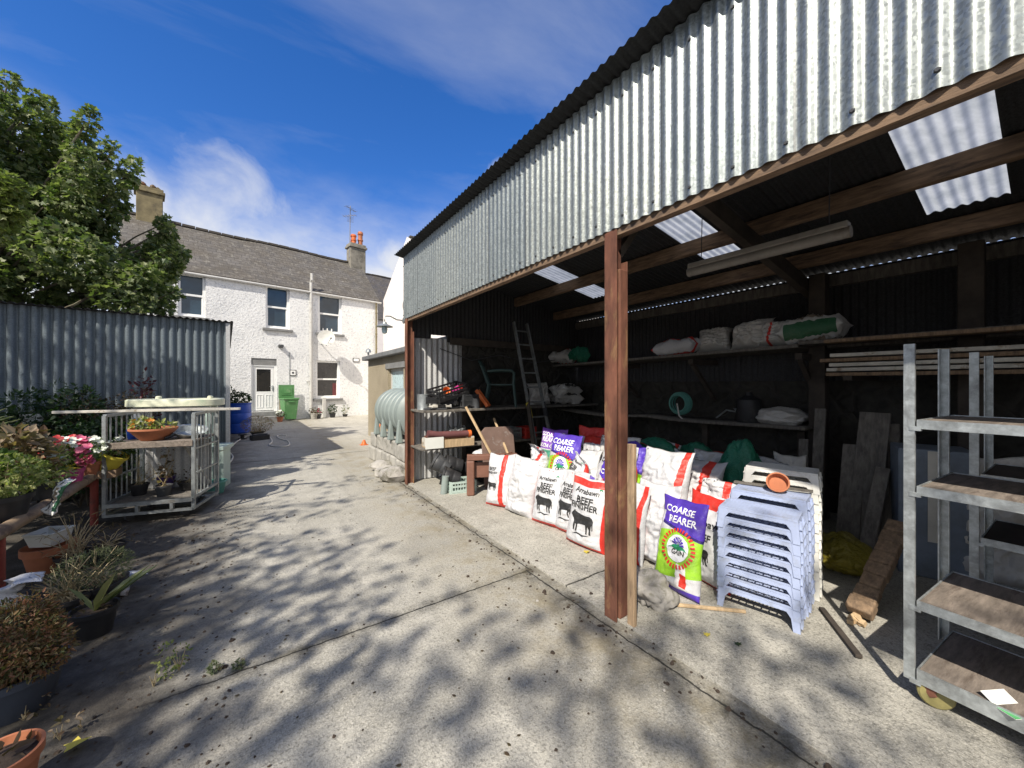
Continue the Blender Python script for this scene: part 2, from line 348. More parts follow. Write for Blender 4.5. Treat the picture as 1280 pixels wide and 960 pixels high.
M['s_beefband'] = uvmat('beef finisher sack with red band', WH, [(0, 1, 0, .05, RD), (0, .05, 0, .95, RD), (.95, 1, 0, .95, RD), (0, 1, .87, .97, RD)])
M['s_arra'] = uvmat('red topped sack', WH, [(0, 1, .84, 1.1, RD), (.9, 1, 0, 1, RD), (0, 1, 0, .03, RD)])
M['s_stripe'] = uvmat('red striped sack', WH, [(.60, .76, 0, 1.1, RD), (0, 1, 0, .05, RD)])
M['s_edge'] = uvmat('red edged sack', WH, [(.84, .95, 0, 1.1, RD)])
M['s_coarse'] = uvmat('green and purple sack', WH, [(.1, 1, .16, .66, GR, -.12), (.1, 1, .64, .68, NV, .12), (.1, 1, .67, 1.1, PU, .12), (0, .1, .82, 1, PU), (0, 1, 0, .07, PU), (.60, .80, .1, .33, (.75, .72, .70), .1), (.68, .80, .12, .25, RD, .1)])
M['s_lilac'] = uvmat('lilac and white sack', WH, [(0, 1, .88, 1.1, (.17, .05, .36)), (0, 1, .64, .86, (.23, .10, .42)), (0, 1, .5, .62, (.08, .33, .22)), (0, .5, .1, .5, GR), (.5, 1, .1, .45, (.35, .14, .45))])
M['s_purpwhite'] = uvmat('purple and green printed sack', WH, [(.25, .9, .42, .62, PU, .35), (0, 1, .08, .36, GR, -.15)])
M['s_greystripe'] = uvmat('grey white sack', (.55, .54, .51), [(.4, .5, 0, 1, RD)])
M['s_grey'] = uvmat('grey white plain sack', (.55, .53, .49), [])
M['s_print'] = uvmat('black printed sack', (.58, .57, .54), [(.1, .3, .2, .8, (.03, .03, .03)), (.45, .53, .1, .9, (.03, .03, .03)), (.6, .8, .3, .7, (.25, .2, .15)), (.90, 1, .1, .9, (.025, .12, .05))])
M['s_green'] = uvmat('dark green bag', (.012, .15, .085), [], .35, .3)
M['s_yellow'] = uvmat('yellow bag', (.22, .18, .015), [], .35, .3)

# ---------------------------------------------------------------- mesh building
class MB:
    def __init__(s): s.bm = bmesh.new(); s.mi = 0; s.uv = None
    def _f(s, vs):
        try:
            f = s.bm.faces.new(vs); f.material_index = s.mi; return f
        except ValueError: return None
    def verts(s, pts, mtx=None): return [s.bm.verts.new((mtx @ Vector(p)) if mtx else Vector(p)) for p in pts]
    def box(s, c, d, rot=None):
        x, y, z = d[0]/2, d[1]/2, d[2]/2
        m = Matrix.Translation(Vector(c))
        if rot is not None: m = m @ (rot.to_matrix().to_4x4() if isinstance(rot, Euler) else rot)
        v = s.verts([(-x, -y, -z), (x, -y, -z), (x, y, -z), (-x, y, -z), (-x, -y, z), (x, -y, z), (x, y, z), (-x, y, z)], m)
        for q in ((3, 2, 1, 0), (4, 5, 6, 7), (0, 1, 5, 4), (1, 2, 6, 5), (2, 3, 7, 6), (3, 0, 4, 7)): s._f([v[i] for i in q])
        return s
    def mm(s, a, b): return s.box([(a[i]+b[i])/2 for i in range(3)], [abs(b[i]-a[i]) for i in range(3)])
    def bar(s, p0, p1, w, h, up=(0, 0, 1), w1=None, h1=None):
        p0, p1 = Vector(p0), Vector(p1); t = (p1-p0).normalized(); u = Vector(up)
        if abs(t.dot(u)) > .98: u = Vector((1, 0, 0))
        a = t.cross(u).normalized(); b_ = a.cross(t).normalized()
        w1 = w if w1 is None else w1; h1 = h if h1 is None else h1
        q = []
        for p, ww, hh in ((p0, w, h), (p1, w1, h1)):
            q += [p-a*ww/2-b_*hh/2, p+a*ww/2-b_*hh/2, p+a*ww/2+b_*hh/2, p-a*ww/2+b_*hh/2]
        v = s.verts(q)
        for k in ((0, 1, 2, 3), (7, 6, 5, 4), (1, 0, 4, 5), (2, 1, 5, 6), (3, 2, 6, 7), (0, 3, 7, 4)): s._f([v[i] for i in k])
        return s
    def tube(s, pts, r, seg=8, cap=True):
        pts = [Vector(p) for p in pts]; n = len(pts)
        rs = r if isinstance(r, (list, tuple)) else [r]*n
        rings = []; ref = Vector((0, 0, 1))
        for i, p in enumerate(pts):
            t = (pts[min(i+1, n-1)]-pts[max(i-1, 0)]).normalized()
            if abs(t.dot(ref)) > .95: ref = Vector((1, 0, 0)) if abs(t.x) < .9 else Vector((0, 1, 0))
            a = t.cross(ref).normalized(); b_ = a.cross(t)
            rings.append([s.bm.verts.new(p+(a*math.cos(2*PI*k/seg)+b_*math.sin(2*PI*k/seg))*rs[i]) for k in range(seg)])
        for i in range(n-1):
            for k in range(seg): s._f([rings[i][k], rings[i][(k+1) % seg], rings[i+1][(k+1) % seg], rings[i+1][k]])
        if cap: s._f(rings[0][::-1]); s._f(rings[-1])
        return s
    def lathe(s, prof, c=(0, 0, 0), seg=20, mtx=None):
        m = Matrix.Translation(Vector(c)) @ (mtx or Matrix())
        rings = [s.verts([(r*math.cos(2*PI*k/seg), r*math.sin(2*PI*k/seg), z) for k in range(seg)], m) for r, z in prof]
        for i in range(len(rings)-1):
            for k in range(seg): s._f([rings[i][k], rings[i][(k+1) % seg], rings[i+1][(k+1) % seg], rings[i+1][k]])
        s._f(rings[0][::-1]); s._f(rings[-1]); return s
    def prism(s, poly, depth, mtx=None):
        """poly in local x,z; extruded along local y from 0 to depth"""
        a = s.verts([(p[0], 0, p[1]) for p in poly], mtx); b_ = s.verts([(p[0], depth, p[1]) for p in poly], mtx)
        s._f(a); s._f(b_[::-1]); n = len(poly)
        for i in range(n): s._f([a[(i+1) % n], a[i], b_[i], b_[(i+1) % n]])
        return s
    def quad(s, pts): return s._f(s.verts(pts))
    def corr(s, o, along, up, nrm, length, h, pitch=.076, amp=.009, spp=8, rows=2, hf=None, flat=0, ph=0.0):
        o, along, up, nrm = Vector(o), Vector(along).normalized(), Vector(up).normalized(), Vector(nrm).normalized()
        n = max(2, int(length/pitch*spp)); cols = []
        for i in range(n+1):
            t = length*i/n; off = math.sin(2*PI*(t+ph)/pitch); off = amp*(1-2*((1-off)/2)**flat if flat else off)
            hh = hf(t) if hf else h
            cols.append([s.bm.verts.new(o+along*t+up*(hh*j/(rows-1))+nrm*off) for j in range(rows)])
        for i in range(n):
            for j in range(rows-1):
                f = s._f([cols[i][j], cols[i+1][j], cols[i+1][j+1], cols[i][j+1]]); f.smooth = True
        return s
    def grid(s, fn, nu, nv, uv=True, smooth=True, flip=False):
        L = s.bm.loops.layers.uv.verify() if uv else None
        g = [[s.bm.verts.new(fn(i/nu, j/nv)) for j in range(nv+1)] for i in range(nu+1)]
        for i in range(nu):
            for j in range(nv):
                idx = [(i, j), (i+1, j), (i+1, j+1), (i, j+1)]
                if flip: idx = idx[::-1]
                f = s._f([g[a][b] for a, b in idx])
                if not f: continue
                f.smooth = smooth
                if L:
                    for lp, (a, b) in zip(f.loops, idx): lp[L].uv = (a/nu, b/nv)
        return s
    def build(s, name, mats, parent=None, smooth=False, bevel=0, doubles=0, loc=None, rot=None):
        if doubles: bmesh.ops.remove_doubles(s.bm, verts=s.bm.verts, dist=doubles)
        me = bpy.data.meshes.new(name)
        if smooth:
            for f in s.bm.faces: f.smooth = True
        s.bm.normal_update(); s.bm.to_mesh(me); s.bm.free()
        for m in (mats if isinstance(mats, (list, tuple)) else [mats]): me.materials.append(m)
        o = bpy.data.objects.new(name, me); col.objects.link(o)
        if smooth == 'auto':
            me.set_sharp_from_angle(angle=R(35))
        if parent is not None: o.parent = parent
        if loc is not None: o.location = loc
        if rot is not None: o.rotation_euler = rot
        if bevel:
            b = o.modifiers.new('edge', 'BEVEL'); b.width = bevel; b.segments = 2; b.limit_method = 'ANGLE'; b.angle_limit = R(40)
        return o
def raw(name, vs, fs, m, parent=None, smooth=False):
    me = bpy.data.meshes.new(name); me.from_pydata(vs, [], fs)
    for mm_ in (m if isinstance(m, (list, tuple)) else [m]): me.materials.append(mm_)
    if smooth: me.polygons.foreach_set('use_smooth', [True]*len(me.polygons))
    o = bpy.data.objects.new(name, me); col.objects.link(o)
    if parent is not None: o.parent = parent
    return o
def tag(o, label, cat, group=None):
    o['label'] = label; o['category'] = cat
    if group: o['group'] = group
    return o
def thing(name, label, cat, loc=(0, 0, 0), rz=0, group=None, rot=None):
    o = bpy.data.objects.new(name, None); col.objects.link(o); o.empty_display_size = .1
    o.location = loc; o.rotation_euler = rot if rot is not None else (0, 0, rz)
    return tag(o, label, cat, group)
def structure(o): o['kind'] = 'structure'; return o
def stuff(o): o['kind'] = 'stuff'; return o
def copy_tree(o, parent=None):
    c = o.copy(); col.objects.link(c)
    if parent is not None: c.parent = parent
    for ch in list(o.children): copy_tree(ch, c)
    return c
def dup(o, loc, rz, label, group=None):
    c = copy_tree(o); c.location = loc; c.rotation_euler = (0, 0, rz); c['label'] = label
    if group: c['group'] = group
    return c

# ---------------------------------------------------------------- leaves
MAPLE = [(0, -.15), (.22, .05), (.5, .02), (.36, .3), (.55, .62), (.2, .62), (0, 1.0), (-.2, .62), (-.55, .62), (-.36, .3), (-.5, .02), (-.22, .05)]
OVAL = [(0, 0), (.28, .3), (.24, .65), (0, 1), (-.24, .65), (-.28, .3)]
BLADE = [(0, 0), (.07, .3), (.05, .7), (0, 1), (-.05, .7), (-.07, .3)]
BLADE3 = [(0, 0), (.16, .3), (.13, .7), (0, 1), (-.13, .7), (-.16, .3)]
PETAL = [(0, 0), (.42, .35), (.4, .8), (0, 1), (-.4, .8), (-.42, .35)]
def leaf_add(vs, fs, p, d, n, size, shape, fold=.25):
    """leaf as two half blades folded on the midrib; p base, d direction, n rough normal"""
    d = d.normalized(); a = d.cross(n)
    if a.length < 1e-4: a = d.cross(Vector((1, .3, 0)))
    a.normalize(); nn = a.cross(d)
    k = len(vs)
    for x, y in shape:
        vs.append(p+a*(x*size)+d*(y*size)+nn*(abs(x)*size*fold - y*y*size*.15))
    m = len(shape); half = m//2
    fs.append([k+i for i in range(0, half+1)])
    fs.append([k]+[k+i for i in range(half, m)])
def rv(rng): 
    while True:
        v = Vector((rng.uniform(-1, 1), rng.uniform(-1, 1), rng.uniform(-1, 1)))
        if .05 < v.length < 1: return v
def foliage(blobs, size, shape, rng, up=.35, jitter=.35, shell=.45, droop=0.0):
    vs, fs = [], []
    for c, r, n in blobs:
        c = Vector(c); r = Vector(r) if not isinstance(r, (int, float)) else Vector((r, r, r))
        for _ in range(n):
            v = rv(rng); q = v.normalized()*(v.length**shell)
            p = c+Vector((q.x*r.x, q.y*r.y, q.z*r.z))
            d = q*.6+rv(rng)*.8+Vector((0, 0, -droop))
            nrm = Vector((0, 0, up))+q*.4+rv(rng)*.6
            leaf_add(vs, fs, p, d, nrm, size*rng.uniform(.65, 1.25), shape)
    return vs, fs
# ================================================================ camera, sky, sun
cam = bpy.data.cameras.new('camera'); camo = bpy.data.objects.new('camera', cam); col.objects.link(camo)
cam.sensor_width = 36; cam.lens = 36*F/1280; cam.clip_start = .05; cam.clip_end = 1500
camo.location = (0, 0, EYE); camo.rotation_euler = (R(90), 0, -YAW)
scene.camera = camo
ELEV = R(46); BEAR = R(55)            # sunlight travels towards this bearing (clockwise from +Y)
sun = bpy.data.lights.new('sun', 'SUN'); sun.energy = 4.8; sun.angle = R(.6); sun.color = (1, .93, .82)
suno = bpy.data.objects.new('sun', sun); col.objects.link(suno)
tv = Vector((math.sin(BEAR)*math.cos(ELEV), math.cos(BEAR)*math.cos(ELEV), -math.sin(ELEV)))
suno.rotation_euler = tv.to_track_quat('-Z', 'Y').to_euler()
suno.location = (-20, -14, 25)
w = bpy.data.worlds.new('World'); scene.world = w; w.use_nodes = True
nt = w.node_tree; bg = nt.nodes['Background']
sky = nd(nt, 'ShaderNodeTexSky', sky_type='NISHITA'); sky.sun_disc = False
sky.sun_elevation = ELEV; sky.sun_rotation = BEAR+PI; sky.air_density = 1.0; sky.dust_density = .3; sky.ozone_density = 3.0
tc = nd(nt, 'ShaderNodeTexCoord')
hs = nd(nt, 'ShaderNodeHueSaturation'); hs.inputs['Saturation'].default_value = 1.32; hs.inputs['Value'].default_value = 1.36
tint = mixc(nt, 1.0, hs.outputs[0], (1.02, .95, 1.22), 'MULTIPLY')
lk(nt, sky.outputs[0], hs.inputs['Color'])
sp_ = nd(nt, 'ShaderNodeSeparateXYZ'); lk(nt, tc.outputs['Generated'], sp_.inputs[0])
# clouds live on a flat layer high above: direction divided by its height
hz = mth(nt, 'MAXIMUM', mth(nt, 'ADD', sp_.outputs[2], .12), .05)
px_ = mth(nt, 'DIVIDE', sp_.outputs[0], hz); py_ = mth(nt, 'DIVIDE', sp_.outputs[1], hz)
cv = nd(nt, 'ShaderNodeCombineXYZ'); lk(nt, px_, cv.inputs[0]); lk(nt, py_, cv.inputs[1]); cv.inputs[2].default_value = 3.1
mpw = nd(nt, 'ShaderNodeMapping'); mpw.inputs['Rotation'].default_value = (0, 0, R(35)); mpw.inputs['Scale'].default_value = (.55, 1.5, 1); lk(nt, cv.outputs[0], mpw.inputs['Vector'])
wisp = noise_n(nt, mpw.outputs[0], 1.3, 7, .58, .5)
wf = mth(nt, 'MULTIPLY', ramp(nt, wisp, .46, .80), .28)
puff = noise_n(nt, cv.outputs[0], .62, 8, .58, .25)
low = nd(nt, 'ShaderNodeMapRange'); lk(nt, sp_.outputs[2], low.inputs[0]); low.inputs[1].default_value = .47; low.inputs[2].default_value = .26; low.inputs[3].default_value = 0; low.inputs[4].default_value = 1
# one cumulus bank standing low beyond the house
cb = None
for (bx_, by_, rad) in ((250, 280, .20), (190, 250, .12), (320, 305, .15), (495, 325, .11), (625, 225, .06)):
    dn = nd(nt, 'ShaderNodeVectorMath', operation='DISTANCE'); lk(nt, tc.outputs['Generated'], dn.inputs[0]); dn.inputs[1].default_value = ray(bx_, by_).normalized()
    mr = nd(nt, 'ShaderNodeMapRange'); lk(nt, dn.outputs['Value'], mr.inputs[0]); mr.inputs[1].default_value = rad; mr.inputs[2].default_value = 0; mr.inputs[3].default_value = 0; mr.inputs[4].default_value = 1
    cb = mr.outputs[0] if cb is None else mth(nt, 'MAXIMUM', cb, mr.outputs[0])
cn = noise_n(nt, tc.outputs['Generated'], 7, 9, .6, .3)
bank = ramp(nt, mth(nt, 'ADD', mth(nt, 'MULTIPLY', cb, .5), mth(nt, 'MULTIPLY', cn, .75)), .50, .86)
pf = mth(nt, 'MULTIPLY', ramp(nt, mth(nt, 'ADD', puff, mth(nt, 'MULTIPLY', low.outputs[0], .16)), .50, .66), mth(nt, 'MULTIPLY', low.outputs[0], .92))
fac = mth(nt, 'MAXIMUM', mth(nt, 'MAXIMUM', wf, pf), mth(nt, 'MULTIPLY', bank, .92))
# unseen bright cloud bank behind the camera, added as neutral fill light
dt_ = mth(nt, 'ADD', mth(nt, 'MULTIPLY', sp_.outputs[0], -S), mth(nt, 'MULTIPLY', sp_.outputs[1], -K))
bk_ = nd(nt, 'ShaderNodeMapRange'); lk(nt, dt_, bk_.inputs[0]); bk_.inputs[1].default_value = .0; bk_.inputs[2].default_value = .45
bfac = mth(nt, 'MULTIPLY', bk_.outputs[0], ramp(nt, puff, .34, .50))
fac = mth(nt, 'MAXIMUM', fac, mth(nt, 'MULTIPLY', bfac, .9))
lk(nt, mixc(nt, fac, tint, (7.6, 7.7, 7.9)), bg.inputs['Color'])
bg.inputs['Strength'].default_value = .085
scene.view_settings.view_transform = 'Standard'; scene.view_settings.look = 'None'
scene.view_settings.exposure = .42; scene.view_settings.gamma = 1; scene.view_settings.use_curve_mapping = False

# ================================================================ ground
g = MB(); g.quad([(-150, -150, 0), (150, -150, 0), (150, 150, 0), (-150, 150, 0)])
structure(g.build('ground', M['yard']))
g = MB(); g.mm((2.03, -4.2, -.05), (5.9, 6.0, .012)); structure(g.build('shed_floor', M['shedfloor']))

# ================================================================ house
HP = Vector((.38, 19.6, 0)); HE = Vector((.985, .172, 0)).normalized(); HN = Vector((-HE.y, HE.x, 0))
HA = math.atan2(HE.y, HE.x)
def hp(px, py, y=0.0):
    d = ray(px, py); k = (HN.dot(HP)+y)/HN.dot(d); p = Vector((0, 0, EYE))+d*k
    return (HE.dot(p-HP), p.z)
house = thing('white_house', 'white pebble dashed two storey house with brown slate roof at the end of the yard', 'house', HP, HA)
wins = []
def rect(x0, y0, x1, y1):
    a, za = hp(x0, (y0+y1)/2); b_, zb = hp(x1, (y0+y1)/2)
    xm = (x0+x1)/2
    return [a, hp(xm, y1)[1], b_, hp(xm, y0)[1]]
WIN = [rect(222, 342, 257, 396), rect(332, 358, 362, 411), rect(398, 369, 427, 417), rect(395, 451, 425, 498)]
door = rect(314, 448, 346, 514); door[1] = .42
HL, HR, HH = -4.3, 5.12, 6.0
def wall_grid(mb, x0, x1, z0, z1, ops, depth=.22):
    xs = sorted({x0, x1, *[o[0] for o in ops], *[o[2] for o in ops]}); zs = sorted({z0, z1, *[o[1] for o in ops], *[o[3] for o in ops]})
    for i in range(len(xs)-1):
        for j in range(len(zs)-1):
            cx, cz = (xs[i]+xs[i+1])/2, (zs[j]+zs[j+1])/2
            if any(o[0] < cx < o[2] and o[1] < cz < o[3] for o in ops): continue
            mb.quad([(xs[i], 0, zs[j]), (xs[i+1], 0, zs[j]), (xs[i+1], 0, zs[j+1]), (xs[i], 0, zs[j+1])])
    for a, b_, c, d in ops:
        mb.quad([(a, 0, b_), (a, depth, b_), (a, depth, d), (a, 0, d)][::-1]); mb.quad([(c, 0, b_), (c, depth, b_), (c, depth, d), (c, 0, d)])
        mb.quad([(a, 0, d), (c, 0, d), (c, depth, d), (a, depth, d)][::-1]); mb.quad([(a, 0, b_), (c, 0, b_), (c, depth, b_), (a, depth, b_)])
m = MB(); wall_grid(m, HL, HR, -.1, HH, WIN+[door])
for x in (HL, HR):
    m.quad([(x, 0, -.1), (x, 5, -.1), (x, 5, HH), (x, 0, HH)]); m._f(m.verts([(x, 0, HH), (x, 5, HH), (x, 2.5, 8.4)]))
m.quad([(HL, 5, -.1), (HR, 5, -.1), (HR, 5, HH), (HL, 5, HH)])
m.build('wall', M['dash'], house)
def roof_pair(name, x0, x1, y0, y1, z0, z1, mt, parent, th=.07):
    mb = MB(); L = mb.bm.loops.layers.uv.verify(); ym = (y0+y1)/2
    for ya in (y0, y1):
        ln = math.hypot(ym-ya, z1-z0)
        n = 10
        for i in range(n):
            xa = x0+(x1-x0)*i/n; xb = x0+(x1-x0)*(i+1)/n
            wa = .03*math.sin(xa*1.3)+.02*math.sin(xa*2.9); wb = .03*math.sin(xb*1.3)+.02*math.sin(xb*2.9)
            f = mb.quad([(xa, ya, z0), (xb, ya, z0), (xb, ym, z1+wb), (xa, ym, z1+wa)])
            for lp, uv in zip(f.loops, [(xa, 0), (xb, 0), (xb, ln), (xa, ln)]): lp[L].uv = uv
            mb.quad([(xa, ya, z0-th), (xb, ya, z0-th), (xb, ya, z0), (xa, ya, z0)])
            mb.quad([(xa, ya, z0-th), (xb, ya, z0-th), (xb, ym, z1+wb-th), (xa, ym, z1+wa-th)])
    for x in (x0, x1):
        mb.quad([(x, y0, z0-th), (x, ym, z1-th), (x, ym, z1), (x, y0, z0)]); mb.quad([(x, y1, z0-th), (x, ym, z1-th), (x, ym, z1), (x, y1, z0)])
    n = int((x1-x0)/.45)
    for i in range(n):
        xa = x0+(x1-x0)*(i+.5)/n
        mb.bar((xa-.215, ym, z1+.02+.03*math.sin(xa*1.3)), (xa+.215, ym, z1+.02+.03*math.sin(xa*1.3)), .2, .09)
    return mb.build(name, mt, parent)
rf = roof_pair('roof', HL-.1, HR+.1, -.09, 5.09, 5.98, 8.5, M['slate'], house)
def chimney(x, y, w_, d_, zt, mt, pots, parent):
    mb = MB(); mb.mm((x-w_/2, y-d_/2, 7.2), (x+w_/2, y+d_/2, zt-.25)); mb.mm((x-w_/2-.07, y-d_/2-.07, zt-.25), (x+w_/2+.07, y+d_/2+.07, zt-.12)); mb.mm((x-w_/2-.02, y-d_/2-.02, zt-.12), (x+w_/2+.02, y+d_/2+.02, zt))
    c = mb.build('chimney', mt, parent, bevel=.02)
    for px, py, h, mm_ in pots:
        p = MB(); p.lathe([(.10, 0), (.12, .02), (.12, h*.3), (.15, h*.33), (.15, h*.42), (.12, h*.45), (.12, h*.75), (.15, h*.78), (.15, h*.92), (.12, h), (.09, h), (.09, h-.1)], (px, py, zt), 14)
        p.build('chimney_pot', mm_, c, smooth='auto')
chimney(4.95, 2.4, .85, .62, 9.55, M['chimney'], [(4.75, 2.25, .5, M['orange']), (4.85, 2.55, .62, M['orange']), (5.15, 2.3, .78, M['terracotta'])], rf)
cx = hp(187, 250, 2.5)[0]
chimney(cx, 2.5, .80, .6, 9.7, M['chimneyl'], [], rf)
mb = MB()
for x, y, z in ((cx-.2, 2.3, 9.7), (cx+.25, 2.5, 9.7), (cx+.1, 2.4, 9.72), (cx-.1, 2.6, 9.7)):
    mb.lathe([(.02, 0), (.11, .05), (.09, .12), (.03, .17)], (x, y, z), 7)
mb.build('moss_clump', M['lheather'], rf)
for i, (a, b_, c, d) in enumerate(WIN):
    fr = MB(); y = .13
    def ring(x0, z0, x1, z1, t, y0, y1):
        fr.mm((x0, y0, z0), (x0+t, y1, z1)); fr.mm((x1-t, y0, z0), (x1, y1, z1)); fr.mm((x0+t, y0, z0), (x1-t, y1, z0+t)); fr.mm((x0+t, y0, z1-t), (x1-t, y1, z1))
    ring(a, b_, c, d, .085, y-.05, y+.08)
    zm = (b_+d)/2+.02
    fr.mm((a+.075, y-.012, zm-.04), (c-.075, y+.07, zm+.04)); fr.mm((a+.075, y+.01, b_+.075), (a+.115, y+.07, zm-.04)); fr.mm((c-.115, y+.01, b_+.075), (c-.075, y+.07, zm-.04)); fr.mm((a+.115, y+.01, b_+.075), (c-.115, y+.07, b_+.13))
    w_ = fr.build('window', M['white'], house, bevel=.006)
    g = MB(); g.mm((a+.07, y+.045, b_+.07), (c-.07, y+.06, d-.07)); g.build('pane', M['glass'] if i < 3 else M['darkglass'], w_)
    g = MB(); g.mm((a-.12, -.09, b_-.11), (c+.12, y, b_-.001)); g.build('sill', M['sill'], w_, bevel=.01)
    if i == 3:
        g = MB()
        g.grid(lambda u, v: Vector((c-.30+u*.20, y+.042+.006*math.sin(u*26), b_+.12+v*.62)), 14, 4, False)
        g.build('curtain', M['maroon'], w_)
    if i == 2:
        g = MB()
        for k in range(3): g.lathe([(.03, 0), (.04, .03), (.02, .07), (.03, .10), (.01, .13)], (a+.25+k*.2, y+.02, b_+.132), 8)
        g.build('ornament', M['white'], w_)
# door
a, b_, c, d = door
m = MB(); dt = door[3]-.27
m.mm((a, .05, b_), (a+.09, .16, dt)); m.mm((c-.09, .05, b_), (c, .16, dt)); m.mm((a+.09, .05, dt-.08), (c-.09, .16, dt))
dr = m.build('door', M['white'], house, bevel=.006)
m = MB(); m.mm((a+.1, .08, b_+.03), (c-.1, .13, b_+.85)); m.mm((a+.1, .08, b_+.85), (a+.21, .13, dt-.09)); m.mm((c-.21, .08, b_+.85), (c-.1, .13, dt-.09)); m.mm((a+.21, .08, dt-.2), (c-.21, .13, dt-.09))
for k in range(2):
    x = a+.2+k*.33
    for (x0, z0, x1, z1) in ((x, b_+.14, x+.03, b_+.72), (x+.22, b_+.14, x+.25, b_+.72), (x+.03, b_+.69, x+.22, b_+.72), (x+.03, b_+.14, x+.22, b_+.17), (x+.115, b_+.17, x+.135, b_+.69)): m.mm((x0, .068, z0), (x1, .08, z1))
m.build('door_leaf', M['white'], dr, bevel=.006)
m = MB(); m.mm((a+.2, .10, b_+.84), (c-.2, .115, dt-.19)); m.build('pane', M['darkglass'], dr)
m = MB(); m.bar((c-.15, .04, 1.36), (c-.15, .04, 1.5), .02, .02); m.bar((c-.15, .04, 1.49), (c-.26, .04, 1.49), .02, .02); m.mm((c-.165, .045, 1.3), (c-.135, .08, 1.54)); m.build('handle', M['steel'], dr)
m = MB(); m.mm((a, .03, dt+.001), (c, .2, d)); m.build('door_lintel', M['sill'], house)
m = MB(); m.mm((a-.25, -.35, 0), (c+.25, 0, .41)); m.mm((a-.45, -.75, 0), (c+.3, -.351, .22)); m.build('doorstep', M['sill'], house, bevel=.015)
m = MB(); m.mm((c+.09, -.006, .13), (c+.27, .0, 1.55)); m.build('unpainted_patch', M['dashtan'], house)
# gutter and pipes
m = MB(); n = 10
m.tube([(HL-.1, -.10, 5.89), (HR+.15, -.10, 5.89)], .05, 10); m.build('gutter', M['gutterwhite'], house)
m = MB(); t388 = hp(388, 480)[0]
m.tube([(t388, -.09, .05), (t388, -.09, hp(388, 343)[1]-.4), (t388, -.2, hp(388, 343)[1]-.3), (t388, -.2, hp(388, 343)[1])], .062, 12)
for z in (1.2, 2.6, 4.0, 5.4): m.lathe([(.075, 0), (.075, .08)], (t388, -.09, z), 12)
m.tube([(t388, -.09, 1.45), (t388-.12, -.09, 1.75), (t388-.12, -.0, 1.75)], .04, 8)
m.build('soil_pipe', M['gutterwhite'], house, smooth='auto')
m = MB(); xx = HR-.12
m.tube([(xx, -.11, 5.85), (xx, -.1, 5.5), (xx, -.1, 2.2)], .045, 10)
for z in (2.6, 4.2, 5.3): m.lathe([(.06, 0), (.06, .06)], (xx, -.1, z), 10)
m.build('downpipe', M['chimneyl'], house, smooth='auto')
m = MB(); m.tube([(hp(362, 430)[0], -.012, hp(362, 470)[1]-.6), (hp(362, 430)[0], -.012, hp(362, 440)[1])], .012, 6); m.build('wall_cable', M['dullsteel'], house)
m = MB(); q = hp(351, 433); m.mm((q[0]-.1, -.07, q[1]-.06), (q[0]+.08, -.002, q[1]+.08)); m.mm((q[0]-.08, -.22, q[1]-.03), (q[0]+.07, -.07, q[1]+.06)); m.build('security_lamp', M['dgrey'], house, bevel=.01)
# house number plaque and small sign
def plaque(px, py, w_, h_, name):
    q = hp(px, py); mb = MB(); mb.mm((q[0]-w_/2, -.03, q[1]-h_/2), (q[0]+w_/2, -.002, q[1]+h_/2)); o = mb.build(name, M['dgrey'], house)
    mb = MB(); mb.mm((q[0]-w_/2+.03, -.036, q[1]-h_/2+.03), (q[0]+w_/2-.03, -.031, q[1]+h_/2-.03)); mb.build('plate', M['white'], o); return q, o
q, o = plaque(366, 466, .27, .27, 'wall_plaque')
mb = MB(); mb.lathe([(.05, 0), (.05, .004)], (0, 0, 0), 10, Matrix.Rotation(R(90), 4, 'X')); mb.build('emblem', M['dgrey'], o, loc=(q[0], -.037, q[1]))
plaque(445, 450, .32, .2, 'vent_cover')
# satellite dish
q = hp(403, 424); m = MB()
mt = Matrix.Rotation(R(72), 4, 'X') @ Matrix.Rotation(R(-18), 4, 'Y')
dc = Vector((q[0], -.55, q[1]))
m.lathe([(.001, .0), (.15, .012), (.28, .045), (.37, .085), (.375, .08), (.28, .037), (.15, .004)], dc, 28, mt)
dish = m.build('satellite_dish', M['dish'], None, smooth='auto')
dish.matrix_world = Matrix.Translation(HP) @ Matrix.Rotation(HA, 4, 'Z')
tag(dish, 'round satellite dish bracketed to the white wall between two windows', 'satellite dish')
m = MB(); m.tube([(q[0], -.5, q[1]-.0), (q[0]-.05, -.25, q[1]-.25), (q[0]-.05, 0, q[1]-.25)], .022, 8); m.tube([(q[0], -.52, q[1]-.35), (q[0]+.05, -1.0, q[1]-.05)], .014, 6); m.box((q[0]+.05, -1.02, q[1]-.04), (.06, .12, .06)); m.build('bracket', M['dullsteel'], dish)
# aerial on a pole beside the chimney
def aerial_at(px, py0, py1, y=2.2):
    a0 = hp(px, py0, y); a1 = hp(px+3, py1, y); t = thing('tv_aerial', 'thin tall television aerial on a pole beside the orange pots', 'aerial', HP, HA)
    m = MB(); m.tube([(a0[0], y, a0[1]), (a0[0]+.04, y, a1[1])], .022, 6); m.build('pole', M['aerial'], t)
    zt = a1[1]
    for dz, ang in ((-.15, .5), (-.55, 2.2), (-.75, 1.2)):
        m = MB(); dx, dy = math.cos(ang), math.sin(ang); p = Vector((a0[0]+.04, y, zt+dz))
        m.tube([p-Vector((dx*.35, dy*.35, 0)), p+Vector((dx*.45, dy*.45, 0))], .014, 5)
        for k in range(5):
            s_ = -.3+k*.17; c_ = p+Vector((dx*s_, dy*s_, 0)); m.tube([c_+Vector((-dy*.17, dx*.17, .0)), c_-Vector((-dy*.17, dx*.17, 0))], .008, 4)
        m.build('antenna', M['aerial'], t)
aerial_at(437, 322, 258)

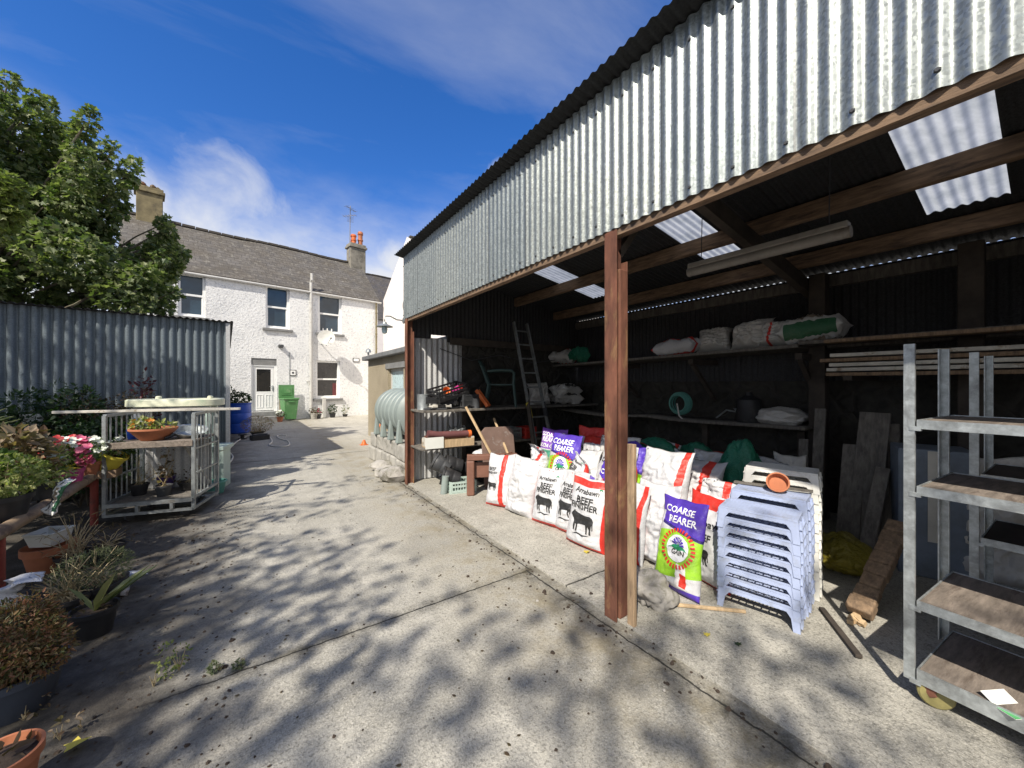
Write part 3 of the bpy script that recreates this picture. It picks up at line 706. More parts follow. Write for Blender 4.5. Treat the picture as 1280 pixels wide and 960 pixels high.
# ---- gable building, slate house behind, annex
gb = thing('gable_building', 'tall smooth pinkish white gable house beyond the shed', 'building', (5.75, 16.6, 0))
m = MB(); m.quad([(0, -4, 0), (0, 4, 0), (0, 4, 6.1), (0, -4, 6.1)]); m._f(m.verts([(0, -4, 6.1), (0, 4, 6.1), (0, .2, 8.3)])); m.quad([(0, -4, 0), (8, -4, 0), (8, -4, 6.1), (0, -4, 6.1)]); m.quad([(0, 4, 0), (8, 4, 0), (8, 4, 6.1), (0, 4, 6.1)]); m.build('wall', M['render'], gb)
o = roof_pair('roof', .02, 8, -4.1, 4.1, 6.02, 8.2, M['slatedark'], gb)
m = MB(); m.lathe([(.30, 0), (.30, .05), (.22, .09)], (0, 0, 0), 16, Matrix.Rotation(R(-90), 4, 'Y')); m.build('wall_vent', M['sill'], gb, loc=(-.01, .3, 5.2))
hb = thing('slate_house', 'dark slate roofed house showing behind the right chimney', 'house', (9.0, 32, 0), HA)
m = MB(); m.mm((-6, 0, 0), (7, 6, 7.0)); m.build('wall', M['render'], hb)
roof_pair('roof', -6.2, 7.2, -.2, 6.2, 6.95, 11.4, M['slatedark'], hb)
an = thing('annex_building', 'low tan pebble dashed outbuilding behind the green tank', 'outbuilding', (2.95, 6.12, 0))
m = MB()
W2 = [2.75, 1.05, 4.0, 2.0]
mm4 = Matrix.Rotation(R(90), 4, 'Z')
wall_grid(m, 0, 6.1, -.05, 2.32, [W2], .16)
bmesh.ops.transform(m.bm, matrix=Matrix(((0, -1, 0, 0), (1, 0, 0, 0), (0, 0, 1, 0), (0, 0, 0, 1))), verts=m.bm.verts)
for v in m.bm.verts: v.co.x = -v.co.x
m.quad([(0, 6.1, -.05), (2.8, 6.1, -.05), (2.8, 6.1, 2.32), (0, 6.1, 2.32)]); m.quad([(2.8, 6.1, -.05), (2.8, 0, -.05), (2.8, 0, 2.32), (2.8, 6.1, 2.32)])
m.build('wall', M['dashtan'], an)
m = MB(); m.mm((-.16, .0, 2.325), (2.9, 6.25, 2.45)); m.build('roof', M['slab'], an, bevel=.02)
m = MB(); y0, z0, y1, z1 = W2; m.mm((.08, y0, z0), (.14, y0+.07, z1)); m.mm((.08, y1-.07, z0), (.14, y1, z1)); m.mm((.08, y0+.07, z0), (.14, y1-.07, z0+.07)); m.mm((.08, y0+.07, z1-.07), (.14, y1-.07, z1)); wn = m.build('window', M['gutterwhite'], an)
m = MB(); m.mm((.10, y0+.06, z0+.06), (.12, y1-.06, z1-.06)); m.build('pane', M['frosted'], wn)
m = MB(); m.mm((-.03, y0-.15, z1+.002), (.16, y1+.15, z1+.14)); m.build('window_lintel', M['sill'], an)
m = MB(); m.tube([(-.02, 6.0, 2.46), (-.02, 6.0, 2.6)], .03, 6); m.lathe([(.09, 0), (.07, .08), (.02, .12)], (-.02, 6.0, 2.58), 8); m.build('vent_cowl', M['dullsteel'], an)
# tank on concrete blocks
tk = thing('oil_tank', 'grey green ribbed plastic tank lying on concrete blocks', 'tank', (2.50, 7.3, .56))
m = MB(); r0 = .44; L0 = 1.75; prof = [(.02, -L0/2), (.25, -L0/2+.01), (.38, -L0/2+.06)]
nr = 6
for i in range(nr):
    ya = -L0/2+.1+(L0-.2)*i/nr; d_ = (L0-.2)/nr
    prof += [(r0, ya+d_*.08), (r0+.012, ya+d_*.45), (r0, ya+d_*.78), (r0-.035, ya+d_*.86), (r0-.035, ya+d_*.96)]
prof += [(.38, L0/2-.06), (.25, L0/2-.01), (.02, L0/2)]
m.lathe(prof, (0, 0, r0+.06), 40, Matrix.Rotation(R(-90), 4, 'X')); m.build('tank_body', M['tank'], tk, smooth='auto')
for i in range(4):
    m = MB(); ya = -.75+i*.48
    m.bar((-.40, ya, 0), (-.40, ya, .42), .10, .12, (1, 0, 0), .07, .04); m.build('foot', M['tank'], tk, bevel=.02)
    m = MB(); m.bar((.36, ya, 0), (.36, ya, .42), .10, .12, (1, 0, 0), .07, .04); m.build('foot', M['tank'], tk, bevel=.02)
rg = random.Random(4)
nblk = 0
for i in range(5):
    for j in range(2):
        lab = ['rough grey block at the near end of the plinth under the tank', 'concrete block second along the plinth under the tank', 'concrete block in the middle of the plinth under the tank', 'concrete block second from the far end of the tank plinth', 'concrete block at the far end of the tank plinth'][i]+(', upper course' if j else ', lower course')
        mb = MB(); mb.box((0, 0, .14), (.82+rg.uniform(-.04, .04), .44, .272))
        o = mb.build('concrete_block', M['block'], bevel=.025, loc=(2.50+rg.uniform(-.04, .04), 6.42+i*.455, j*.28), rot=(0, 0, rg.uniform(-.06, .06)))
        tag(o, lab, 'concrete block', 'blocks under the tank')
for k, (x, y, s_, lab) in enumerate(((1.93, 6.25, .24, 'broken lump of concrete beside the rusty end post'), (1.90, 6.62, .18, 'small lump of rubble against the tank plinth'), (1.95, 7.1, .2, 'rubble lump lying halfway along the tank plinth'))):
    mb = MB(); bmesh.ops.create_icosphere(mb.bm, subdivisions=2, radius=s_)
    for v in mb.bm.verts: v.co *= 1+.35*noise.noise(v.co*6+Vector((k*7, 0, 0))); v.co.z = v.co.z*.6+s_*.45
    o = mb.build('rubble_lump', M['rock'], loc=(x, y, 0)); tag(o, lab, 'rubble')
# ================================================================ left corrugated shed
ls = thing('corrugated_shed', 'blue grey corrugated iron shed on the left under the tree', 'shed', (-.385, 8.62, 0), 0)
m = MB(); m.corr((0, 0, 0), (-1, -.12, 0), (0, 0, 1), (0, -1, 0), 6.0, 2.72, .105, .021, 10, 3, flat=2.2)
rs = random.Random(2)
for i in range(34):
    for z in (.9, 1.75, 2.6): m.box((-.0263-i*.2085, -.023-.12*(.0263+i*.2085), z), (.016, .012, .016))
m.build('front_wall', M['galvold'], ls)
m = MB(); m.corr((0, 0.02, 0), (-.05, 1, 0), (0, 0, 1), (1, 0, 0), 8.5, 2.72, .088, .013, 8, 2); m.build('side_wall', M['galvold'], ls)
m = MB(); m.corr((.08, -.10, 2.735), (-1, -.12, 0), (-.045, 1, .02), (0, 0, 1), 6.1, 8.8, .088, .013, 8, 2); m.build('roof', M['backiron'], ls)
m = MB(); m.bar((.0, -.03, 0), (.0, -.03, 2.70), .09, .06); m.build('corner_trim', M['galvpale'], ls)

# ================================================================ trees
def limb(mb, p0, p1, r0, r1, rng, seg=6, wob=.12):
    p0, p1 = Vector(p0), Vector(p1); n = 6; pts = []; L = (p1-p0).length
    for i in range(n+1):
        t = i/n; q = p0.lerp(p1, t)
        if 0 < i < n: q += Vector((rng.uniform(-1, 1), rng.uniform(-1, 1), rng.uniform(-.4, .4)))*wob*L*.25
        pts.append(q)
    mb.tube(pts, [r0+(r1-r0)*i/n for i in range(n+1)], seg); return pts
def tree(name, label, base, leaders, blobs, leafsize, seed, mt, shape=MAPLE, trunk_h=1.8, tr=.18, light=None):
    rng = random.Random(seed); t = thing(name, label, 'tree', base)
    b0 = Vector(base); mb = MB(); fork = b0+Vector((.1, .1, trunk_h))
    limb(mb, b0-Vector((0, 0, .1)), fork, tr, tr*.75, rng, 10, .05)
    for tip in leaders: limb(mb, fork, tip, tr*.5, .012, rng, 6)
    for c, r, n in blobs[::2]: limb(mb, fork.lerp(Vector(c), .35), Vector(c), tr*.2, .01, rng, 5)
    for v in mb.bm.verts: v.co -= b0
    mb.build('trunk', M['bark'], t, smooth='auto')
    vs, fs = foliage(blobs, leafsize, shape, rng, up=.6)
    raw('crown', [v-b0 for v in vs], fs, mt, t)
    if light:
        vs, fs = foliage(light, .075, MAPLE, rng, up=.6); raw('crown', [v-b0 for v in vs], fs, M['leafl'], t)
    return t
rt = random.Random(11)
blobs = []; leaders = []
def blob_px(px, py, rpx, Y, dens=1.0, flat=.9):
    p = aty(px, py, Y); k = Y/ray(px, py).y; r = rpx*k/F
    blobs.append((p, (r, r*1.1, r*flat), int(430*dens*r*r/.25)+10))
# spires
for tipx, tipy, bx, by, r0, r1 in ((212, 274, 186, 340, 14, 4), (163, 205, 108, 310, 20, 6), (112, 140, 85, 280, 24, 5), (64, 128, 48, 250, 20, 5), (40, 120, 18, 240, 16, 5), (8, 100, -14, 240, 22, 6), (226, 312, 196, 352, 13, 4),  (138, 182, 92, 280, 18, 6), (86, 160, 70, 260, 18, 5), (210, 300, 180, 360, 18, 6),  (-50, 80, -60, 240, 50, 14), (-110, 110, -110, 260, 60, 20)):
    Y = 10.6+rt.uniform(-.8, .9); leaders.append(aty(tipx, tipy+10, Y)); n = 12
    for i in range(n):
        t = i/(n-1); blob_px(bx+(tipx-bx)*t+rt.uniform(-6, 6), by+(tipy-by)*t, r0+(r1*1.5-r0)*t*(.9+.2*(i%2)), Y+rt.uniform(-.3, .3), 1.5)
for px, py, r in ((20, 300, 60), (75, 310, 60), (102, 335, 48), (148, 357, 32), (192, 368, 28), (208, 384, 15), (180, 378, 24), (30, 360, 50), (90, 365, 45), (150, 372, 40), (10, 250, 45), (60, 260, 45), (88, 285, 40), (-40, 300, 70), (-90, 330, 70), (-60, 360, 60), (214, 362, 12), (188, 345, 18), (176, 325, 20), (168, 345, 22), (196, 322, 14), (150, 325, 26), (62, 235, 16), (15, 215, 18)):
    for k in range(2): blob_px(px+rt.uniform(-8, 8), py+rt.uniform(-6, 4), r*rt.uniform(.5, .8), 10.3+rt.uniform(-1.3, 1.5), 1.0)
for b_ in blobs:
    if b_[0].z-b_[1][2] < 2.85: b_[0].z = 2.85+b_[1][2]*.8
tree('sycamore_tree', 'leafy green sycamore rising above the corrugated iron shed', (-4.9, 11.2, 0), leaders, blobs, .088, 3, M['leaf'])
# trees out of the frame to the left, whose shade falls on the yard
def crown(c, R_, n, rr, rng, dens):
    out = []
    for _ in range(n):
        v = rv(rng); p = Vector(c)+Vector((v.x*R_[0], v.y*R_[1], v.z*R_[2])); r = rng.uniform(*rr); out.append((p, (r, r, r*.6), int(dens*r*r*100)))
    return out
r5 = random.Random(21)
cA = crown((-6.6, -1.6, 7.4), (1.9, 2.0, 1.3), 34, (.35, .7), r5, .95)
tree('shade_tree', 'leafy tree standing left of the yard beside the potted plants', (-7.4, -1.6, 0), [b[0] for b in cA[:9]], cA, .15, 5, M['leaf'], OVAL, 3.0, .22)
cB = crown((-4.9, -3.9, 8.2), (2.5, 1.7, 1.3), 56, (.25, .58), r5, 1.0)
tree('shade_tree', 'tall loose tree standing behind the camera over the yard', (-5.6, -4.8, 0), [b[0] for b in cB[:9]], cB, .15, 6, M['leaf'], OVAL, 3.2, .22)
cC = crown((-6.6, 5.0, 6.6), (2.2, 2.2, 1.5), 60, (.35, .75), r5, 1.0)
cD = crown((-4.2, .9, 4.6), (1.0, 1.7, .9), 30, (.35, .6), r5, 1.1)  # unseen low crown added to block skylight over the planted side
cC += crown((-5.2, 1.6, 7.6), (1.3, 1.7, .6), 18, (.15, .38), r5, .8)
tree('shade_tree', 'low dense unseen tree added left of the potting bench to block skylight', (-5.0, 1.2, 0), [b[0] for b in cD[:8]], cD, .15, 9, M['leaf'], OVAL, 2.0, .14)
lt = []
for px, py, r in ((-2, 255, 20), (10, 235, 14), (12, 265, 12), (-15, 225, 20), (-12, 285, 20), (-35, 250, 30)):
    p = atd(px, py, 4.4); lt.append((p, r*4.4/F, int(190*r/14)))
tree('shade_tree', 'light green tree at the left edge of the yard', (-5.9, 6.0, 0), [b[0] for b in cC[:9]]+[lt[0][0]], cC, .16, 7, M['leaf'], OVAL, 2.2, .2, light=lt)

# ================================================================ open shed
SX, SB, SY0, SY1 = 2.0, 5.9, -3.6, 6.0
def roofz(x): return 3.66-.172*(x-SX)
sh = thing('open_shed', 'long open fronted shed clad in galvanised corrugated iron', 'shed', (0, 0, 0))
m = MB(); m.corr((SX, SY1, 2.645), (0, -1, 0), (0, 0, 1), (-1, 0, 0), SY1-SY0, 1.0, .0765, .0095, 10, 2)
for i in range(0, 126, 3):
    y = SY1-(i+.25)*.0765
    m.mi = 1
    for z in (2.70, 3.5): m.lathe([(.011, 0), (.007, .007)], (SX-.0095, y, z+rt.uniform(-.01, .01)), 6, Matrix.Rotation(R(-90), 4, 'Y'))
m.build('front_cladding', [M['galv'], M['dgrey']], sh)
m = MB(); m.mm((SX+.015, SY0, 2.60), (SX+.075, SY1, 2.70)); m.mm((SX+.015, SY0, 3.42), (SX+.075, SY1, 3.52)); m.build('front_rail', M['purlin'], sh)
sl = Vector((1, 0, -.172)).normalized()
SKY = [(4.28, 4.72), (2.12, 2.56), (.22, .68), (-1.9, -1.4)]
m = MB()
m.corr((SX-.13, SY1+.08, roofz(SX-.13)), (0, -1, 0), sl, (0, 0, 1), SY1-SY0+.16, (3.15-SX+.13)/sl.x, .0765, .0095, 8, 2)
m.corr((5.02, SY1+.08, roofz(5.02)-.003), (0, -1, 0), sl, (0, 0, 1), SY1-SY0+.16, (SB+.035-5.02)/sl.x, .0765, .0095, 8, 2)
y = SY1+.08
for a, b_ in sorted(SKY, reverse=True)+[(SY0-.08, SY0-.08)]:
    m.corr((3.14, y, roofz(3.14)+.002), (0, -1, 0), sl, (0, 0, 1), y-b_, (5.13-3.14)/sl.x, .0765, .0095, 8, 2, ph=SY1+.08-y); y = a
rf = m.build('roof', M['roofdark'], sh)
for i, (a, b_) in enumerate(SKY):
    m = MB(); m.corr((3.10, b_+.03, roofz(3.10)+.005), (0, -1, 0), sl, (0, 0, 1), b_-a+.06, (5.16-3.10)/sl.x, .0765, .0095, 8, 2, ph=SY1+.05-b_); m.build('skylight', M['skylight'], rf)
m = MB(); m.corr((SX-.125, SY1+.1, roofz(SX-.13)+.02), (0, -1, 0), (1, 0, .0), (0, 0, 1), SY1-SY0+.2, .02, .0765, .0095, 8, 2); 
m.bm.free()
for x in (2.25, 3.25, 4.2, 5.2):
    m = MB(); rr_ = random.Random(int(x*10)); yy = SY0; z = roofz(x)-.10
    m.bar((x, SY0, z), (x, SY1, z), .07, .16); m.build('purlin', M['purlin'], sh, bevel=.008)
m = MB(); m.bar((SB-.06, SY0, roofz(SB)-.13), (SB-.06, SY1, roofz(SB)-.13), .08, .14); m.build('wall_plate', M['greywood'], sh, bevel=.008)
for y in (1.73, -2.4):
    m = MB(); m.bar((SX+.1, y+.02, roofz(SX+.1)-.26), (SB-.05, y+.02, roofz(SB)-.26), .08, .16); m.bar((SX+.1, y+.02, 2.5), (SX+.7, y+.02, roofz(SX+.7)-.3), .05, .05); m.build('rafter', M['darkwood'], sh)
def ibeam(y, z1, w_=.105, d_=.12):
    m = MB(); x0 = SX
    m.mm((x0, y-w_/2, 0), (x0+.012, y+w_/2, z1)); m.mm((x0+.012, y-.005, 0), (x0+d_-.012, y+.005, z1)); m.mm((x0+d_-.012, y-w_/2, 0), (x0+d_, y+w_/2, z1-.2))
    o = m.build('post', M['rust'], sh, bevel=.004); o['label'] = 'rusty steel post'
    return o
po = ibeam(1.73, 2.64); ibeam(5.9, 2.64); ibeam(-2.4, 2.64)
m = MB(); rr_ = random.Random(5)
m.mm((SX+.034, 1.73-.056, .01), (SX+.119, 1.73-.012, 2.38)); m.build('post_packing', M['rust'], sh, bevel=.01)
# back wall: rubble below, dark iron above
m = MB(); m.mm((SB, SY0, 0), (SB+.4, SY1+.4, 1.7)); m.build('back_wall', M['stone'], sh)
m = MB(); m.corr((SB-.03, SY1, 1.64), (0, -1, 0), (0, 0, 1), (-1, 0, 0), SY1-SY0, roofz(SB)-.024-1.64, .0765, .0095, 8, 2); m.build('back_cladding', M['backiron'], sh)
# end wall: pale iron sheet beside the post, rubble stone beyond, dark iron above
EY = 6.02
m = MB(); m.mm((3.02, EY, 0), (SB, EY+.35, 2.45)); m.build('end_wall', M['stone'], sh)
m = MB(); m.corr((SX+.05, EY, 0.02), (1, 0, 0), (0, 0, 1), (0, -1, 0), .99, 2.36, .098, .014, 10, 2); m.build('end_sheet', M['galvpale'], sh)
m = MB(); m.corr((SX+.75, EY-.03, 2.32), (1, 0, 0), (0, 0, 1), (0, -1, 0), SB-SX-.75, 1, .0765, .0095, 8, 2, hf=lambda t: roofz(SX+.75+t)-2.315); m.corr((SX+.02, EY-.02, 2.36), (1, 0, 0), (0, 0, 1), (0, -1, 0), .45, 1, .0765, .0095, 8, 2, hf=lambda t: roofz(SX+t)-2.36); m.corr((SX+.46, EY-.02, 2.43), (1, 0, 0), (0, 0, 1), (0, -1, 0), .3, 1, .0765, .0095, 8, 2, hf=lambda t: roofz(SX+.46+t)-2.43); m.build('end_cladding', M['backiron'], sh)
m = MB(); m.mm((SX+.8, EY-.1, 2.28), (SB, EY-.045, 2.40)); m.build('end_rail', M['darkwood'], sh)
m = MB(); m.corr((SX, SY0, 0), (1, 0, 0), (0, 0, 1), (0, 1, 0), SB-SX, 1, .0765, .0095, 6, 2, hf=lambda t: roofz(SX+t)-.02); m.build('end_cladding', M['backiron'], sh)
for x, y in ((5.55, 1.62), (5.5, .46)):
    m = MB(); m.mm((x-.08, y-.08, 0), (x+.08, y+.08, roofz(x)-.15)); m.build('rear_post', M['darkwood'], sh, bevel=.01)
# fluorescent fitting hung under the purlins
fl = thing('strip_light', 'dusty fluorescent strip light hanging under the shed roof', 'light', (3.64, 1.5, 2.74))
m = MB(); m.mm((-.045, -.62, .02), (.045, .62, .07)); m.build('housing', M['dustygrey'], fl, bevel=.01)
m = MB(); m.tube([(0, -.63, -.01), (0, .63, -.01)], .045, 12); m.build('diffuser', M['dustygrey'], fl, smooth='auto')
for y in (-.5, .5):
    m = MB(); m.tube([(0, y, .07), (0.02, y, roofz(3.66)-2.74-.01)], .004, 5); m.build('hanging_wire', M['dgrey'], fl)
# swan neck lamp
la = thing('wall_lamp', 'swan neck outdoor lamp on the end corner of the shed', 'lamp', (SX, 5.98, 2.62))
m = MB(); m.tube([(0, 0, 0), (-.12, 0, .005), (-.22, 0, .05), (-.29, .0, .045), (-.31, 0, -.01), (-.31, 0, -.06)], .011, 8); m.lathe([(.05, 0), (.05, .015)], (0, 0, 0), 10, Matrix.Rotation(R(-90), 4, 'Y')); m.build('arm', M['dullsteel'], la, smooth='auto')
m = MB(); m.lathe([(.03, -.05), (.04, -.08), (.13, -.12), (.13, -.125), (.045, -.115)], (-.31, 0, 0), 20); m.build('lamp_shade', M['dullsteel'], la, smooth='auto')
m = MB(); m.lathe([(.04, -.12), (.045, -.17), (.035, -.22), (.01, -.235)], (-.31, 0, 0), 14); m.build('bulb_glass', M['frosted'], la, smooth='auto')
# ================================================================ printing on the sacks
def tri2d(bm, maxlen=.06):
    bmesh.ops.triangulate(bm, faces=bm.faces)
    for _ in range(5):
        e = [e for e in bm.edges if e.calc_length() > maxlen]
        if not e: break
        bmesh.ops.subdivide_edges(bm, edges=e, cuts=1); bmesh.ops.triangulate(bm, faces=bm.faces)
    bm.verts.index_update()
    out = ([(v.co.x, v.co.y) for v in bm.verts], [[v.index for v in f.verts] for f in bm.faces]); bm.free(); return out
_tx = {}
def text2d(txt):
    """letters as flat triangles, width 1, centred"""
    if txt in _tx: return _tx[txt]
    cu = bpy.data.curves.new('lettering', 'FONT'); cu.body = txt; cu.offset = .022; cu.resolution_u = 2; cu.align_x = 'CENTER'; cu.align_y = 'CENTER'
    o = bpy.data.objects.new('lettering', cu); col.objects.link(o)
    dg = bpy.context.evaluated_depsgraph_get(); me = bpy.data.meshes.new_from_object(o.evaluated_get(dg))
    bm = bmesh.new(); bm.from_mesh(me)
    xs = [v.co.x for v in bm.verts]; ys = [v.co.y for v in bm.verts]; wd = max(xs)-min(xs); cx_ = (max(xs)+min(xs))/2; cy_ = (max(ys)+min(ys))/2
    for v in bm.verts: v.co = Vector(((v.co.x-cx_)/wd, (v.co.y-cy_)/wd, 0))
    bpy.data.objects.remove(o); bpy.data.meshes.remove(me); bpy.data.curves.remove(cu)
    _tx[txt] = tri2d(bm, .035); return _tx[txt]
def poly2d(polys, maxlen=.045):
    bm = bmesh.new()
    for p in polys: bm.faces.new([bm.verts.new((x, y, 0)) for x, y in p])
    return tri2d(bm, maxlen)
COW = poly2d([[(-.5, .12), (-.47, .2), (-.40, .24), (-.34, .3), (-.31, .24), (-.2, .22), (-.05, .2), (.15, .19), (.32, .2), (.42, .17), (.47, .08), (.49, -.18), (.46, -.2), (.45, -.02), (.43, -.08), (.41, -.2), (.44, -.34), (.37, -.34), (.35, -.2), (.30, -.1), (.28, -.2), (.30, -.34), (.24, -.34), (.22, -.18), (.2, -.08), (-.08, -.1), (-.14, -.12), (-.13, -.34), (-.19, -.34), (-.2, -.14), (-.24, -.12), (-.25, -.32), (-.31, -.32), (-.31, -.08), (-.36, .02), (-.42, .06)]])
SWOOSH = poly2d([[(-.5, -.1), (-.2, -.02), (.1, -.08), (.5, .02), (.1, -.02), (-.2, .03)]])
LOGO = poly2d([[(.5*math.cos(a), .5*math.sin(a)) for a in [k*PI/8 for k in range(9)]]+[(.25*math.cos(a), .25*math.sin(a)) for a in [k*PI/8 for k in range(8, -1, -1)]]])
def radial(n, r0, r1, fill=.55, a0=0, a1=2*PI):
    return poly2d([[(r*math.cos(a), r*math.sin(a)) for r, a in ((r0, t), (r1, t), (r1, t+(a1-a0)/n*fill), (r0, t+(a1-a0)/n*fill))] for t in [a0+(a1-a0)*k/n for k in range(n)]])
RING = radial(30, .40, .5); FAN = radial(7, .08, .30, .7, 0, PI)
DISC = poly2d([[(.40*math.cos(k*PI/14), .40*math.sin(k*PI/14)) for k in range(28)]], .12)
WAVE = poly2d([[(-.36, -.02), (-.2, .10), (0, .16), (.2, .10), (.36, -.02), (.2, .02), (0, -.04), (-.2, .02)]])
INK = ['inkblack', 'inkwhite', 'inkred', 'inkgreen', 'inkblue']
P_BEEF = [(text2d('Arrabawn'), .50, .80, .62, 0), (LOGO, .83, .845, .09, 3), (text2d('BEEF'), .5, .665, .42, 0), (text2d('FINISHER'), .5, .575, .72, 0), (COW, .5, .375, .66, 0), (SWOOSH, .52, .2, .5, 0)]
P_BEEF2 = [(text2d('Arrabawn'), .50, .76, .62, 0), (text2d('BEEF'), .5, .66, .40, 0), (text2d('FINISHER'), .5, .58, .70, 0), (COW, .5, .40, .62, 0), (SWOOSH, .5, .23, .5, 0)]
P_ARRA = [(text2d('Arrabawn'), .5, .68, .72, 0), (LOGO, .78, .74, .10, 3), (text2d('BEEF'), .5, .52, .36, 0), (COW, .45, .33, .5, 0)]
P_COARSE = [(text2d('COARSE'), .46, .87, .70, 1), (text2d('REARER'), .57, .76, .66, 1), (DISC, .58, .47, .62, 1), (RING, .58, .47, .74, 2), (WAVE, .58, .46, .62, 3), (FAN, .58, .50, .5, 4), (text2d('GAIN'), .6, .43, .3, 0), (text2d('CALF'), .3, .115, .12, 2)]
P_LILAC = [(text2d('SODA CALF'), .5, .90, .86, 1), (text2d('REARER'), .5, .81, .7, 1), (text2d('SODA CALF'), .5, .7, .86, 1)]
P_PW = [(text2d('COARSE'), .55, .56, .55, 1), (RING, .6, .28, .7, 2), (text2d('CALF'), .3, .72, .3, 0)]
P_SIDE = [(text2d('FINISHER'), .28, .62, .42, 0), (text2d('BEEF'), .28, .70, .3, 0), (COW, .3, .38, .42, 0)]
P_RSIDE = [(text2d('Arrabawn'), .3, .5, .4, 2)]

def sack(name, label, loc, rz, w_, h, d, seed, mname, prints=(), tilt=0.0, flop=0.0, roll=0.0, ts=.60, group='feed sacks in the shed', cat='sack', wr=1.0, turn=None, slump=0.0):
    rng = random.Random(seed); o1 = Vector((seed*3.7, seed*1.3, 0)); wr = wr*(.5 if prints else 1)
    def shape(u, v, side):
        e = max(0.0, 1-abs(u)**2.8); b_ = min(1.0, v/.10)**.55; s_ = max(0.0, (v-ts)/(1-ts)); tp = 1-s_**1.6
        sag = 1+.22*math.sin(PI*min(1, v*1.25))*(1-v)
        t = d/2*(e**.55)*b_*tp*sag
        x = u*w_/2*(1-.07*math.sin(PI*v)+.04*(1-b_)) + noise.noise(Vector((v*3, seed*1.7, u)))*.018
        z = v*h - .035*h*(1-u*u)*s_*(1 if seed % 2 else .3) + .004*math.sin(u*7+seed)*s_ - slump*h*.25*v*abs(u+.3)
        q = Vector((x*5, z*6, side*3))+o1
        c1 = noise.noise(q)*.045+abs(noise.noise(Vector((x*7+z*7, z*20-x*6, side*2))+o1))*-.034+abs(noise.noise(Vector((x*10-z*9, z*8+x*12, side*4))+o1))*-.024+noise.noise(Vector((x*30, z*14, side*5))+o1)*.008
        cm = noise.noise(Vector((x*3, z*4, 7))+o1)*.02*s_
        y = side*t + side*c1*wr*(e**.4)*b_*min(1, tp*3) + cm*wr
        if v > .72: y += flop*((v-.72)/.28)**2*.25; z -= abs(flop)*((v-.72)/.28)**2*.10
        x += roll*v*v*.1
        return Vector((x, y, z))
    mb = MB(); N = 46
    L = mb.bm.loops.layers.uv.verify()
    for side in (-1, 1): mb.grid(lambda a, b_: shape(a*2-1, b_, side), N, N+6, True, True, flip=(side > 0))
    bmesh.ops.remove_doubles(mb.bm, verts=mb.bm.verts, dist=.0015)
    for i_, (geo, cu, cv, wd, mi) in enumerate(prints):
        vs, fs = geo; mb.mi = mi+1; bv = []
        for x, y in vs:
            u = max(-.97, min(.97, 2*(cu-.5)+x*wd*2)); v = min(.985, max(.015, cv+y*wd*w_/h))
            p = shape(u, v, -1); p.y -= .0042+.0007*i_; bv.append(mb.bm.verts.new(p))
        for f in fs: mb._f([bv[k] for k in f])
    o = mb.build(name, [M[mname]]+[M[k] for k in INK], None)
    o.rotation_euler = (Matrix.Rotation(rz, 4, 'Z') @ Matrix.Rotation(rng.uniform(-.07, .07), 4, 'Y') @ Matrix.Rotation(tilt, 4, 'X')).to_euler() if turn is None else turn
    o.location = loc
    return tag(o, label, cat, group)
def lumpy(name, label, cat, loc, r, seed, mname, rz=0, group=None, neck=0.0):
    m = MB(); bmesh.ops.create_icosphere(m.bm, subdivisions=5, radius=1)
    o1 = Vector((seed*2.3, seed*.7, seed))
    for v in m.bm.verts:
        q = v.co.copy(); a = 1+.22*noise.noise(q*1.6+o1)-.16*abs(noise.noise(q*3.2+o1))-.09*abs(noise.noise(Vector((q.x*9, q.y*9, q.z*4))+o1))+.03*noise.noise(q*14+o1)
        p = q*a; zz = (p.z+1)/2
        if neck: k = 1-neck*max(0, zz-.55)/.45; p.x *= k; p.y *= k
        p.x *= 1.12-.25*zz; p.y *= 1.12-.25*zz
        v.co = Vector((p.x*r[0], p.y*r[1], max(0.0, zz*2*r[2])))
    o = m.build(name, M[mname], None, smooth=True, loc=loc, rot=(0, 0, rz)); return tag(o, label, cat, group)
# local -Y is the printed face; rz = -90 deg turns it to face the yard (-X)
FR = R(-90)
FL = .012
def row(px, py): p = atz(px, py, FL); return p
G1 = 'feed sacks in the front row'; G2 = 'feed sacks heaped behind the front row'; G3 = 'old sacks on the shelves'
sack('feed_sack', 'white sack with a red stripe and black cow, first of the front row', (2.62, 4.12, FL), FR+.35, .42, .68, .17, 1, 's_stripe', P_SIDE, -.20, 0, group=G1)
sack('feed_sack', 'plain white sack with no print between striped sack and cow sacks', (2.66, 3.74, FL), FR+.2, .47, .70, .2, 2, 's_plain', (), -.20, .1, group=G1)
sack('feed_sack', 'beef finisher sack nearest the plain white sack', (2.72, 3.29, FL), FR+.16, .42, .64, .17, 3, 's_beef', P_BEEF, -.24, 0, group=G1)
sack('feed_sack', 'beef finisher sack between two others like it', (2.76, 2.96, FL), FR+.02, .42, .66, .17, 4, 's_beef', P_BEEF2, -.22, 0, group=G1)
sack('feed_sack', 'beef finisher sack with a straight red band across its top', (2.66, 2.62, FL), FR+.1, .46, .68, .19, 5, 's_beefband', P_BEEF, -.16, 0, group=G1)
sack('feed_sack', 'red edged white sack half hidden behind the rusty middle post', (2.80, 2.26, FL), FR-.1, .42, .70, .16, 6, 's_edge', P_RSIDE, -.12, 0, group=G1)
sack('feed_sack', 'large plain white sack just right of the rusty middle post', (2.94, 2.02, FL), FR+.05, .42, .72, .22, 7, 's_plain', (), -.1, .1, group=G1)
sack('feed_sack', 'purple and green coarse rearer sack leaning forward nearest the yard', (2.66, 1.67, FL), FR-.12, .40, .70, .15, 8, 's_coarse', P_COARSE, -.22, -.05, .2, group=G1)
sack('feed_sack', 'red topped white sack tucked behind the nearest green and purple one', (2.98, 1.60, FL), FR-.2, .42, .70, .16, 9, 's_arra', P_ARRA, -.14, 0, group=G1)
